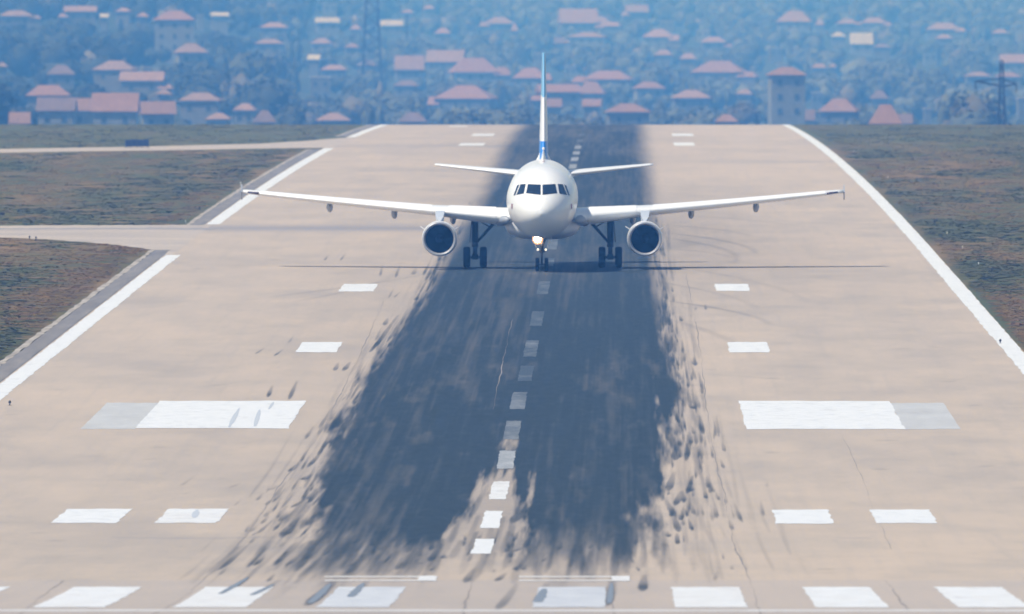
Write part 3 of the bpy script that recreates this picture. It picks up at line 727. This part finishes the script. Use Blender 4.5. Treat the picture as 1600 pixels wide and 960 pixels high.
tubes('torque_link', [((0, ngy-.08, 1.1), (0, ngy-.34, .85), .035), ((0, ngy-.34, .85), (0, ngy-.08, .5), .035)], DARK, ng, 8)
tubes('steering_collar', [((-.15, ngy, 1.12), (.15, ngy, 1.12), .08)], STEEL, ng, 10)
for dx in (-.25, .25): wheel(ng, dx, ngy, .38, .22)
for s in (1, -1):
    bm = bmesh.new(); box(bm, (s*.43, ngy+.15, 1.62), (.03, .95, .62), Matrix.Rotation(s*R(22), 3, 'Y')); bmobj('gear_door', bm, WHITE, ng)
LIT = newmat('lit taxi light', (1,.9,.75), .3, emit=(1.0,.80,.55), es=140)
LIT2 = newmat('lit turnoff light', (1,.95,.85), .3, emit=(1.0,.90,.75), es=1.6)
GLOW = newmat('glowing reflector', (1,.8,.6), .3, emit=(1.0,.42,.16), es=1.5)  # self-lit ring added round the taxi light to imitate its orange halo
def lamp(name, x, z, r, mat):
    o = lathe(name, [(-.10, .005), (-.09, r*.5), (-.05, r*.9), (0, r)], mat, ng, 20, at=(x, ngy-.16, z))
    lathe('lamp_housing', [(-.01, r*1.08), (.06, r*1.05), (.14, r*.5), (.15, .01)], DARK, o, 20, at=(x, ngy-.16, z))
    return o
tl = lamp('taxi_light', -.24, 1.80, .19, LIT); lathe('halo_ring', [(-.12, .185), (-.10, .28), (-.02, .30)], GLOW, tl, 24, at=(-.24, ngy-.16, 1.80)); lamp('turnoff_light', -.22, 1.21, .06, LIT2); lamp('turnoff_light', .22, 1.21, .06, LIT2)

# ------------------------------------------------------------------ small airfield furniture
mn = newmat('navy sign panel', (.018,.035,.11), .6); mpost = newmat('dark post', (.05,.05,.06), .6); mwp = newmat('white post', (.75,.75,.74), .6); mcon = newmat('concrete pad', (.35,.33,.30), .9)
gx, gd = gp(214, 231.5)
sgn = empty('airfield_sign', (gx, gd, float(zrun(gd))), R(4)); kk = F/gd; wv, hv = 37/kk, 10.5/kk
tag(sgn, 'long low dark blue box standing beside the far narrow taxiway', 'airfield sign')
for i in range(4):
    bm = bmesh.new(); box(bm, (-wv/2+wv*(i+.5)/4, 0, .12+hv/2+.03*(i in (1, 3))), (wv/4-.02, .32, hv)); bmesh.ops.bevel(bm, geom=bm.edges[:], offset=.02, segments=2, affect='EDGES'); bmobj('panel', bm, mn, sgn)
for i in range(5): tubes('leg', [((-wv/2+.06+(wv-.12)*i/4, .0, -.02), (-wv/2+.06+(wv-.12)*i/4, 0, .2), .03)], mpost, sgn, 8)
bm = bmesh.new(); box(bm, (0, 0, .0), (wv+.3, .8, .08)); bmobj('footing', bm, mcon, sgn)
FUR = [(15,634,'dark','short dark runway light on the left edge stripe nearest the camera'),(1563,537,'dark','short dark runway light on the right edge stripe nearest the camera'),
 (6,232,'dark','slim dark post at the far left end of the narrow taxiway'),(25,238,'white','slim pale post at the left end of the far narrow taxiway'),
 (46,374,'dark','larger of two dark stubs on the lower taxiway edge at left'),(56,375,'dark','smaller of two dark stubs on the lower taxiway edge at left'),
 (154,353,'dark','dark stub on the upper edge of the near taxiway'),(376,295,'white','thin white post in the grass beside the left wing tip'),
 (290,349,'white','small pale stub in the grass corner above the near taxiway'),(312,328,'dark','small dark stub between the left edge stripe and the taxiway grass'),
 (1334,237,'white','pale stub farthest up the right hand grass'),(1372,264,'dark','dark stub in the right grass second from the crest'),
 (1387,279,'white','pale stub in the right grass above the right wing tip'),(1437,328,'dark','dark stub in the right grass just below the wing tip level'),
 (1460,349,'dark','dark stub in the right grass beside the curving stripe'),(1480,367,'white','pale stub in the middle of the right grass'),
 (1504,389,'white','pale stub in the right grass over a bare brown patch'),(1529,415,'white','pale stub lowest in the right grass')]
for (a, b, kd, lab) in FUR:
    gx, gd = gp(a, b); t = empty('marker_post' if kd == 'white' else 'runway_light', (gx, gd, float(zrun(gd))))
    tag(t, lab, 'marker post' if kd == 'white' else 'airfield light', 'small lights and posts along the airfield edges')
    t.scale = (.5, .5, .5)
    h_ = .32 if (a, b) != (376, 295) else .95
    if kd == 'white':
        tubes('stem', [((0, 0, -.03), (0, 0, h_), .035)], mwp, t, 10); lathe('cap', [(h_, .05), (h_+.05, .05), (h_+.07, .01)], mwp, t, 12, 'z')
    else:
        tubes('stem', [((0, 0, -.03), (0, 0, .2), .045)], mpost, t, 10)
        lathe('lamp_head', [(.18, .05), (.2, .12), (.32, .11), (.4, .06), (.42, .01)], mpost, t, 14, 'z'); lathe('base_plate', [(0, .16), (.03, .16), (.035, .01)], mpost, t, 14, 'z')

# ------------------------------------------------------------------ grass tufts and scrub
def grass_mask(x, D):
    row = -ROWH+F*(CAMZ-float(zrun(D)))/D; px = PXV+x*F/D
    if abs(x-XC) < W2+.25: return False
    if x < XC:
        if x > XC-W2-1.25: return False
        if px < 335 and 352 < row < np.interp(px, [0, 60, 120, 180, 225, 250, 262], [371.5, 374, 378, 383, 389, 393, 401]): return False
        if px >= 262 and 352 < row < 401: return False
        if np.interp(px, [0, 100, 200, 300, 400, 470, 540], [232.4, 231, 229.5, 227, 224, 220, 215]) < row < np.interp(px, [0, 200, 420, 520], [239.5, 236.5, 233, 232]): return False
    return True
tv = np.zeros((0, 3)); TVl, TCl = [], []
K = 11; FT = []
def tuft_proto(r):
    V = []
    for i in range(7):
        a = 2*math.pi*i/7+r.uniform(-.3, .3); V.append((math.cos(a)*r.uniform(.9, 1.5), math.sin(a)*r.uniform(.9, 1.5), -.12))
    for i in range(6):
        a = 2*math.pi*i/6+r.uniform(-.4, .4); V.append((math.cos(a)*r.uniform(.25, .7), math.sin(a)*.45, r.uniform(.45, 1.15)))
    return np.array(V)
TF = []
for i in range(7):
    a, b = i, (i+1) % 7; c = 7+i % 6; TF.append((a, b, c))
for i in range(6): TF.append((7+i, 7+(i+1) % 6, (i+1) % 7))
TF += [(7,8,9),(7,9,10),(7,10,11),(7,11,12)]
TF = np.array(TF); cnt = 0; FL = []
r_ = random.Random(5)
nseed = np.random.default_rng(8)
def field_noise(x, D): return float(fbm(np.array([[x/7.0+50]]), np.array([[D/85.0]]), 91, 4, .6)[0, 0])
while cnt < 12000:
    D = 545*math.exp(r_.random()*math.log(2440/545)); side = r_.random() < .5
    half_l, half_r = (PXV+60)*D/F, (1660-PXV)*D/F
    if side: x = r_.uniform(-half_l, XC-W2-1.2)
    else: x = r_.uniform(XC+W2+.2, max(half_r, XC+W2+.3))
    if x > half_r or x < -half_l: continue
    if side and -half_l > XC-W2-1.2: continue
    if D < 2394 and not grass_mask(x, D): continue
    f = field_noise(x, D)
    if r_.random() > .25+1.3*max(0, f-.3)*2: pass
    edge = min(abs(abs(x-XC)-W2), 3)
    green = f+r_.gauss(0, .07)
    sc = r_.uniform(.3, .95)*(1.3 if green > .55 else .9); h = r_.uniform(.012, .038)*(1.5 if green > .56 else .8)
    if edge < 1.0: sc *= .6; h *= .6
    if r_.random() < .012 and edge > 2: sc *= 1.7; h *= 2.0; green = .8
    if abs(x-XC)-W2-1.1*sc < (1.2 if x < XC else .05): continue
    P = tuft_proto(r_); a = r_.uniform(0, 6.28); ca, sa = math.cos(a), math.sin(a)
    zg = float(ground_z(x, D))
    TVl.append(np.stack([x+sc*(P[:, 0]*ca-P[:, 1]*sa), D+sc*(P[:, 0]*sa+P[:, 1]*ca), zg+h*P[:, 2]], -1))
    if green > .58: c = (r_.uniform(.085,.105), r_.uniform(.092,.105), r_.uniform(.034,.042))
    elif green > .49: c = (r_.uniform(.13,.155), r_.uniform(.105,.12), r_.uniform(.036,.045))
    else: c = (r_.uniform(.18,.225), r_.uniform(.125,.145), r_.uniform(.045,.06))
    if D > 1900: c = tuple(.5*u+.5*v for u, v in zip(c, (.13,.13,.06)))
    TCl.append(np.tile(c, (13, 1))); FL.append(TF+cnt*13); cnt += 1
mtf = newmat('grass tufts', rough=1, spec=.05); L(mtf, attr(mtf, 'col', 'Color'), base(mtf).inputs['Base Color'])
o = fastmesh('grass', np.concatenate(TVl), np.concatenate(FL), mtf, False); cattr(o, 'col', np.concatenate(TCl))
tag(o, 'dry and green grass tufts covering the airfield verges', 'grass', kind='stuff')

# ------------------------------------------------------------------ town houses
H = """25,25,56,9,h,p|125,18,52,9,g,p|163,27,14,6,g,w|193,18,25,6,h,p|223,26,20,7,h,p|272,31,66,15,h,s|313,25,13,6,f,w|343,25,29,6,g,w|298,82,50,15,h,p|3,104,10,7,h,p|95,116,46,15,h,d|180,109,66,15,h,p|227,107,15,6,f,w|222,126,70,15,g,p|75,149,70,17,h,s|88,173,62,22,g,d|135,173,70,21,g,s|180,174,74,31,g,s|246,178,56,21,g,s|30,193,34,19,g,s|256,147,24,8,h,p|313,157,66,13,h,p|342,186,40,10,h,p|383,172,36,11,h,p|204,153,14,7,h,p|413,191,38,20,h,d
428,43,46,8,h,p|421,68,46,7,h,p|511,35,38,8,g,w|503,68,34,9,h,p|491,93,20,8,g,w|522,109,42,8,h,p|556,46,18,8,h,p|550,74,25,6,h,s|574,102,32,9,h,d|637,20,22,5,h,p|670,14,20,6,h,p|612,40,36,9,g,w|692,52,27,9,h,p|780,37,46,11,h,p|639,109,46,24,g,p|697,97,60,20,g,p|740,113,76,24,h,s|728,154,92,22,h,s|635,134,42,9,h,d|521,188,50,12,h,p|645,190,46,15,h,d|515,7,24,6,f,w|500,122,36,14,f,w
903,36,60,24,g,p|938,37,36,12,h,p|995,19,36,12,g,p|957,41,28,7,h,p|918,58,60,8,h,p|874,68,18,10,g,d|1043,34,26,12,f,w|1030,58,50,13,h,p|1115,66,40,9,h,p|1037,86,30,9,h,p|1075,92,28,9,h,p|841,84,20,7,f,w|891,104,22,16,f,w|951,124,76,14,h,s|1014,138,48,11,h,s|1124,113,84,19,h,s|829,122,54,17,h,s|872,144,66,13,g,s|924,146,46,20,h,s|925,166,30,12,g,s|865,167,26,14,g,s|981,175,70,14,h,s|1080,153,60,13,h,p|1163,147,28,8,h,p|1135,190,38,12,h,s|1176,107,10,7,f,w|804,48,14,12,h,p|1100,48,24,7,f,w
1242,34,56,18,h,p|1281,39,16,9,h,p|1324,37,36,8,h,p|1366,36,42,9,h,p|1346,69,36,19,g,w|1310,57,24,7,h,w|1475,46,54,11,h,p|1430,41,20,6,f,w|1475,60,28,6,h,p|1563,52,28,7,h,p|1453,84,24,18,f,c|1212,76,24,5,f,w|1229,117,60,13,h,s|1280,106,26,7,h,p|1301,105,12,7,h,p|1312,174,62,21,h,s|1374,154,30,14,h,d|1384,193,54,32,h,s|1414,193,24,16,g,d|1528,119,42,7,h,p|1575,120,44,7,h,s|1583,98,42,14,g,p|1223,101,22,13,f,w|1277,146,22,28,f,w|1258,188,32,18,g,d|1449,171,13,8,f,w|1378,74,30,6,h,d|1595,155,16,12,f,w"""
HS = []
for blk in H.replace('\n', '|').split('|'):
    a = blk.split(','); HS.append((float(a[0]), float(a[1]), float(a[2]), float(a[3]), a[4], a[5]))
def rmat(name, c0, c1):
    m = newmat(name, rough=.9, spec=.15); nn = noise(m, (1, 1, 1), .9, 4, .6); L(m, ramp(m, nn, [(.35, c0), (.65, c1)]), base(m).inputs['Base Color']); return m
ROOF = {'s': [rmat('salmon roof tiles', (.22,.135,.105), (.28,.175,.135)), rmat('terracotta roof tiles', (.24,.14,.105), (.30,.18,.135))],
        'p': [rmat('faded roof tiles', (.22,.15,.12), (.30,.21,.17)), rmat('pink roof tiles', (.25,.165,.135), (.33,.22,.175))],
        'w': [rmat('pale roof slabs', (.36,.34,.31), (.48,.45,.41))], 'd': [rmat('dusky roof tiles', (.15,.11,.105), (.20,.145,.14))], 'c': [rmat('sand coloured flat roof', (.24,.26,.18), (.28,.30,.21))]}
WALL = [rmat('cream render', (.165,.17,.155), (.21,.205,.185)), rmat('grey render', (.135,.145,.155), (.17,.18,.19)), rmat('white render', (.20,.21,.205), (.26,.27,.265)), rmat('ochre render', (.15,.145,.12), (.19,.18,.145))]
WIN = newmat('window glass', (.05,.07,.10), .15); FRM = newmat('window frame', (.24,.24,.24), .7)
TOWER = {(1229,117): 14.5, (272,31): 12.0, (298,82): 7.5, (1312,174): 6.5, (1242,34): 9.0}
def lmesh_house(root, wx, wy, hw, hr, kind, mr_, mw_, nwin, floors):
    bm = bmesh.new(); box(bm, (0, 0, hw/2-.6), (wx, wy, hw+1.2)); bmobj('wall', bm, mw_, root)
    o_ = .45; X_, Y_ = wx/2+o_, wy/2+o_
    if kind == 'h':
        rl = max(wx-wy*.75, wx*.12)/2
        V = [(-X_,-Y_,hw),(X_,-Y_,hw),(X_,Y_,hw),(-X_,Y_,hw),(-rl,0,hw+hr),(rl,0,hw+hr),(-X_,-Y_,hw-.18),(X_,-Y_,hw-.18),(X_,Y_,hw-.18),(-X_,Y_,hw-.18)]
        Fc = [(0,1,5,4),(1,2,5),(2,3,4,5),(3,0,4),(6,7,1,0),(7,8,2,1),(8,9,3,2),(9,6,0,3),(9,8,7,6)]
    elif kind == 'g':
        V = [(-X_,-Y_,hw),(X_,-Y_,hw),(X_,Y_,hw),(-X_,Y_,hw),(-X_,0,hw+hr),(X_,0,hw+hr),(-X_,-Y_,hw-.18),(X_,-Y_,hw-.18),(X_,Y_,hw-.18),(-X_,Y_,hw-.18)]
        Fc = [(0,1,5,4),(1,2,5),(2,3,4,5),(3,0,4),(6,7,1,0),(7,8,2,1),(8,9,3,2),(9,6,0,3),(9,8,7,6)]
    else:
        V = [(-X_+.3,-Y_+.3,hw),(X_-.3,-Y_+.3,hw),(X_-.3,Y_-.3,hw),(-X_+.3,Y_-.3,hw),(-X_+.3,-Y_+.3,hw+.35),(X_-.3,-Y_+.3,hw+.35),(X_-.3,Y_-.3,hw+.35),(-X_+.3,Y_-.3,hw+.35)]
        Fc = [(0,1,5,4),(1,2,6,5),(2,3,7,6),(3,0,4,7),(4,5,6,7),(3,2,1,0)]
    rf = meshobj('roof', V, Fc, mr_, root)
    if kind != 'f' and wx > 8:
        bm = bmesh.new(); box(bm, (wx*.22, wy*.12, hw+hr*.75), (.6, .6, hr*.9+.6)); bmobj('chimney', bm, WALL[1], rf)
    if wx > 9 and kind != 'f' and hw < 9:      # a lower wing with its own roof
        s = rh.choice((-1, 1)); ax = wx*rh.uniform(.28, .42); ay = wy*rh.uniform(.5, .8); ah = hw*rh.uniform(.62, .85); ar = hr*rh.uniform(.45, .7); cx = s*(wx/2+ax*.25)
        bm = bmesh.new(); box(bm, (cx, -wy*.28, ah/2-.6), (ax, ay, ah+1.2)); bmobj('annex', bm, mw_, root)
        X2, Y2 = ax/2+.35, ay/2+.35
        V = [(cx-X2,-wy*.28-Y2,ah),(cx+X2,-wy*.28-Y2,ah),(cx+X2,-wy*.28+Y2,ah),(cx-X2,-wy*.28+Y2,ah),(cx-X2*.4,-wy*.28,ah+ar),(cx+X2*.4,-wy*.28,ah+ar)]
        meshobj('annex_roof', V, [(0,1,5,4),(1,2,5),(2,3,4,5),(3,0,4),(3,2,1,0)], mr_, root)
    if nwin:
        for fl in range(floors):
            for i in range(nwin):
                x = -wx/2+wx*(i+.5)/nwin; z = hw-1.6-fl*2.9
                bm = bmesh.new(); box(bm, (x, -wy/2-.02, z), (1.15, .08, 1.35)); f_ = bmobj('window', bm, FRM, root)
                bm = bmesh.new(); box(bm, (x, -wy/2-.05, z), (.95, .08, 1.15)); bmobj('pane', bm, WIN, f_)
rh = random.Random(3); prot = []; placed = []
names = {'s': 'salmon', 'p': 'faded pink', 'w': 'whitish', 'd': 'dusky mauve', 'c': 'greenish sand'}
for (px, row, wp, hp, kd, tn) in HS:
    hw = TOWER.get((int(px), int(row)), rh.uniform(3.6, 5.6)+(1.2 if wp > 55 else 0))
    best = None
    for D in np.arange(3420, 11200, 8.0):
        x = (px-PXV)*D/F; z = float(ztown(x, D)); re_ = -ROWH+F*(CAMZ-z-hw)/D
        if best is None or abs(re_-row) < best[0]-.2: best = (abs(re_-row), D, x, z)
    _, D, x, z = best; D += rh.uniform(-12, 12); k = F/D
    x = (px-PXV)/k; z = CAMZ-(row+ROWH)/k-hw
    wx = max(wp/k-.9, 1.8); wy = wx*rh.uniform(.7, .95) if kd != 'f' else min(wx, 8); wy = min(max(wy, 3.0), 13); hr = max(hp/k*.92, .8)
    rz = rh.uniform(-.18, .18)
    root = empty('house', (x, D+wy/2, z), rz)
    big = wp >= 34 or kd == 'f' and wp >= 20
    fl = 3 if hw > 10 else (2 if big and hw > 5.4 else 1)
    lmesh_house(root, wx, wy, hw, hr, kd, rh.choice(ROOF[tn]), WALL[2] if hw > 10 else rh.choice(WALL), max(2, int(wx/3.2)) if big else 0, fl)
    prot.append((px-wp/2-1, px+wp/2+1, row-hp-1, row+(3 if hp < 10 else 4)+(hw*k*.5 if hw > 9 or tn in 'wc' else rh.uniform(-4, 3)), D))
    placed.append((root, px, row, wp, kd, tn, hw))
# labels: what it looks like, then where it stands among its neighbours
def sector(px): return 0 if px < 430 else 1 if px < 851 else 2 if px < 1205 else 3
SN = ['above the left hand grass', 'left of the tail fin', 'right of the tail fin', 'above the right hand grass']
def bandn(r): return 0 if r < 50 else 1 if r < 96 else 2 if r < 139 else 3
BN = ['top edge', 'upper rows', 'middle rows', 'lowest rows']
ordn = ['first', 'second', 'third', 'fourth', 'fifth', 'sixth', 'seventh', 'eighth', 'ninth', 'tenth', 'eleventh', 'twelfth', 'thirteenth']
from collections import defaultdict
G = defaultdict(list)
for t in placed: G[(sector(t[1]), bandn(t[2]))].append(t)
for (sc, bn), ls in G.items():
    ls.sort(key=lambda t: t[1])
    for i, t in enumerate(ls):
        size = 'wide' if t[3] > 55 else 'small' if t[3] < 30 else 'mid-sized'
        form = {'h': 'hipped roof', 'g': 'sloping roof', 'f': 'flat roof'}[t[4]]
        tall = 'tall ' if t[6] > 10 else ''
        lab = f"{size} {tall}{names[t[5]]} {form} house, {ordn[i]} from left, {BN[bn]} {SN[sc]}"
        tag(t[0], lab, 'house', 'houses of the hazy town beyond the runway')

# ------------------------------------------------------------------ masts and poles of the town
def place_far(px, row, zofs=0.0, Dmin=3420):
    """ground point of the town slope seen at this pixel"""
    best = None
    for D in np.arange(Dmin, 11200, 8.0):
        x = (px-PXV)*D/F; z = float(ztown(x, D)); r = -ROWH+F*(CAMZ-z-zofs)/D
        if best is None or abs(r-row) < best[0]-.2: best = (abs(r-row), D, x, z)
    return best[1], best[2], best[3]
mst = newmat('dull steel mast', (.03,.025,.035), .8, spec=.1)
def lattice(label, cat, px, rbase, rtop, wb, wt, arms=(), rr=1.0):
    D, x, z = place_far(px, rbase, 6.0); k = F/D; h = (rbase-rtop)/k+6.0
    t = empty('lattice_tower', (x, D, z-.3)); tag(t, label, cat); wb, wt = wb/k, wt/k
    W_ = lambda u: (wb+(wt-wb)*u)/2
    for sx in (-1, 1):
        for sy in (-1, 1): tubes('leg', [((sx*W_(0), sy*W_(0), 0), (sx*W_(1), sy*W_(1), h), .42*rr, .26*rr)], mst, t, 6)
    seg = []; nb = max(6, int(h/2.2))
    for i in range(nb):
        u0, u1 = i/nb, (i+1)/nb; a, b = W_(u0), W_(u1); s = 1 if i % 2 else -1
        for q in (-1, 1):
            seg += [((s*a, q*a, u0*h), (-s*b, q*b, u1*h), .17*rr), ((q*a, s*a, u0*h), (q*b, -s*b, u1*h), .17*rr), ((-b, q*b, u1*h), (b, q*b, u1*h), .09)]
    tubes('bracing', seg, mst, t, 5)
    for (ra, x0, x1, drop) in arms:
        za = (rbase-ra)/k+6.0; o0, o1 = (x0-px)/k, (x1-px)/k
        sg = [((0, 0, za-.5), (o1, 0, za+drop/k), .16), ((0, 0, za+.7), (o1, 0, za+drop/k), .12), ((o1, 0, za+drop/k), (o1, 0, za+drop/k-1.3), .12)]
        tubes('crossarm', sg, mst, t, 6)
    return t
lattice('dark lattice mast running out of the top of the picture, left of the tail fin', 'lattice mast', 581, 112, -70, 32, 11)
lattice('dark pylon with sagging cross arms at the far right above the grass', 'pylon', 1565, 186, 93, 13, 4, [(128,1565,1524,3),(129,1565,1588,0)], .5)
def pole(label, px, rb, rt, wd=.16, lean=0):
    D, x, z = place_far(px, rb, 4.0); k = F/D; h = (rb-rt)/k+4.0
    t = empty('utility_pole', (x, D, z-.3)); tag(t, label, 'pole', 'thin poles standing in the town')
    tubes('pole', [((0, 0, 0), (lean/k, 0, h), wd*1.6, wd)], mst, t, 8); tubes('crossbar', [((lean/k-.8, 0, h-.6), (lean/k+.8, 0, h-.6), .07)], mst, t, 6)
pole('dark thin pole just right of the tall lattice mast', 636, 84, 22, .30); pole('thin pole among white roofs, upper right part of the town', 1421, 74, 8, .16)
pole('short thin pole beside the greenish sand flat roofed house', 1467, 96, 70, .22); pole('pale leaning pole above the big pink roof at lower right', 1384, 142, 100, .12, 8)

# ------------------------------------------------------------------ trees of the town
ico = bmesh.new(); bmesh.ops.create_icosphere(ico, subdivisions=3, radius=1); ico.verts.ensure_lookup_table()
IV = np.array([v.co[:] for v in ico.verts]); IF = np.array([[v.index for v in f.verts] for f in ico.faces]); ico.free()
ico = bmesh.new(); bmesh.ops.create_icosphere(ico, subdivisions=2, radius=1)
IV2 = np.array([v.co[:] for v in ico.verts]); IF2 = np.array([[v.index for v in f.verts] for f in ico.faces]); ico.free()
def crown_proto(IV_, r, lumps=7):
    d = np.ones(len(IV_))*.78
    for _ in range(lumps):
        c = r.normal(size=3); c /= np.linalg.norm(c); c[2] = abs(c[2])*.8
        d += .34*np.exp(-((IV_-c)**2).sum(1)/.16)
    d += r.normal(size=len(IV_))*.075
    return IV_*d[:, None]
ico = bmesh.new(); bmesh.ops.create_icosphere(ico, subdivisions=1, radius=1); ico.verts.ensure_lookup_table()
IV1 = np.array([v.co[:] for v in ico.verts]); IF1 = np.array([[v.index for v in f.verts] for f in ico.faces]); ico.free()
def leafy(r, nl=210):
    '''a small solid core plus leaf clumps (triangles) spread through the outer crown'''
    core = crown_proto(IV1, r, 4)*.92; V = [core]; Fc = [IF1]; n0 = len(core)
    lobes = r.normal(size=(6, 3)); lobes /= np.linalg.norm(lobes, axis=1)[:, None]; lobes[:, 2] = np.abs(lobes[:, 2])*.8-.1
    for i in range(nl):
        d = r.normal(size=3); d /= np.linalg.norm(d)
        if d[2] < -.5: d[2] *= -1
        rr = (.62+.38*np.exp(-((lobes-d)**2).sum(1)/.25).max())*r.uniform(.78, 1.06)
        c = d*rr; nrm = d+r.normal(size=3)*.55; nrm /= np.linalg.norm(nrm)
        t = np.cross(nrm, r.normal(size=3)); t /= np.linalg.norm(t); b = np.cross(nrm, t); s = r.uniform(.07, .155)
        V.append(np.array([c+t*s, c-t*s*.5+b*s*.87, c-t*s*.5-b*s*.87])); Fc.append(np.array([[n0, n0+1, n0+2]])); n0 += 3
    return np.concatenate(V), np.concatenate(Fc)
protos = [leafy(rng) for _ in range(20)]
TV_, TFc, TCo = [], [], []; nvt = 0; made = 0; tries = 0
gd_tint = np.random.default_rng(4)
while made < 5000 and tries < 80000:
    tries += 1
    D = 3700+ (rng.random()**.85)*7400; xr = (rng.uniform(-70, 1670)-PXV)*D/F
    g = float(gfac(xr/D))
    if D > 5600*g+450: continue
    z = float(ztown(xr, D)); k = F/D; px = PXV+xr*k
    if float(fbm(np.array([[xr/30+9]]), np.array([[D/120.]]), 123, 3)[0, 0]) < .36: continue
    rad = rng.uniform(2.8, 6.6); hh = rad*rng.uniform(.75, 1.15); slim = rng.random() < .06
    if slim: rad *= .35; hh = rng.uniform(4, 6)
    zc = z+hh*.75+rng.uniform(.3, 1.6)
    x0, x1 = px-rad*1.1*k, px+rad*1.1*k; rt = -ROWH+(CAMZ-zc-hh*1.1)*k; rb = -ROWH+(CAMZ-zc+hh)*k
    if any(D < q[4]+rad+4 and x1 > q[0] and x0 < q[1] and rt < q[3] and rb > q[2] for q in prot): continue
    if any(abs(D-q[4]-5) < 14 and abs(px-(q[0]+q[1])/2) < (q[1]-q[0])/2+rad*k for q in prot): continue
    P, PFi = protos[rng.integers(20)]; a = rng.uniform(0, 6.28); ca, sa = math.cos(a), math.sin(a)
    TV_.append(np.stack([xr+rad*(P[:, 0]*ca-P[:, 1]*sa), D+rad*(P[:, 0]*sa+P[:, 1]*ca), zc+hh*P[:, 2]], -1))
    v = float(np.clip(rng.normal(1.0, .16), .6, 1.5))
    pale = float(np.clip((g-1.26)/.69, 0, 1))  # foliage lightened towards the right, thicker haze painted into its colour
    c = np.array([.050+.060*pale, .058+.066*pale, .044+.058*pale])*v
    if rng.random() < .07: c = np.array([.15, .14, .11])*v
    TCo.append(np.tile(c, (len(P), 1))*(1+rng.normal(size=(len(P), 1))*.10)); TFc.append(PFi+nvt); nvt += len(P); made += 1
mtr = newmat('tree foliage', rough=.95, spec=.1); L(mtr, attr(mtr, 'col', 'Color'), base(mtr).inputs['Base Color'])
o = fastmesh('woodland', np.concatenate(TV_), np.concatenate(TFc), mtr, True); cattr(o, 'col', np.clip(np.concatenate(TCo), .01, 1))
tag(o, 'hazy blue green trees filling the gaps between the town houses', 'woodland', kind='stuff')
print('trees', made, 'tries', tries)
# a few darker trees that stand out
mbark = newmat('bark', (.08,.06,.045), .9)
SOLO = [(10,178,34,58,'broad dark tree at the far left edge above the grass'),(605,112,36,46,'dark round tree between the lattice mast and the thin pole'),
        (1365,166,30,34,'dark tree behind the big pink roof at lower right'),(1500,190,60,46,'dark spreading tree left of the cross-armed pylon'),
        (795,196,14,50,'slim dark tree rising just left of the tail fin base'),(110,150,30,26,'dark tree right of the strong salmon roof at left')]
for (px, rb, wp, hp, lab) in SOLO:
    D, x, z = place_far(px, rb, 0); k = F/D; t = empty('tree', (x, D, z-.2)); tag(t, lab, 'tree')
    hgt = hp/k; rad = wp/k/2
    tubes('trunk', [((0, 0, 0), (.1, 0, hgt*.45), .28, .18), ((.1, 0, hgt*.4), (rad*.5, .2, hgt*.7), .12, .06), ((.1, 0, hgt*.38), (-rad*.5, -.2, hgt*.68), .12, .06)], mbark, t, 8)
    CV, CF = [], []; nv_ = 0
    for q in range(9):
        P = crown_proto(IV, rng, 9); s_ = rad*rng.uniform(.42, .62); c0 = np.array([rng.uniform(-.55, .55)*rad, rng.uniform(-.5, .5)*rad, hgt*rng.uniform(.42, .82)])
        hs = min(s_, hgt*.24)
        CV.append(P*np.array([s_, s_, hs])+c0); CF.append(IF+nv_); nv_ += len(P)
    o = fastmesh('crown', np.concatenate(CV), np.concatenate(CF), None, False); o.parent = t
    mm = newmat('dark foliage', rough=.95, spec=.1); nn = noise(mm, (1, 1, 1), 1.2, 5, .7); L(mm, ramp(mm, nn, [(.35, (.02,.035,.02)), (.65, (.05,.075,.035))]), base(mm).inputs['Base Color']); o.data.materials.append(mm)
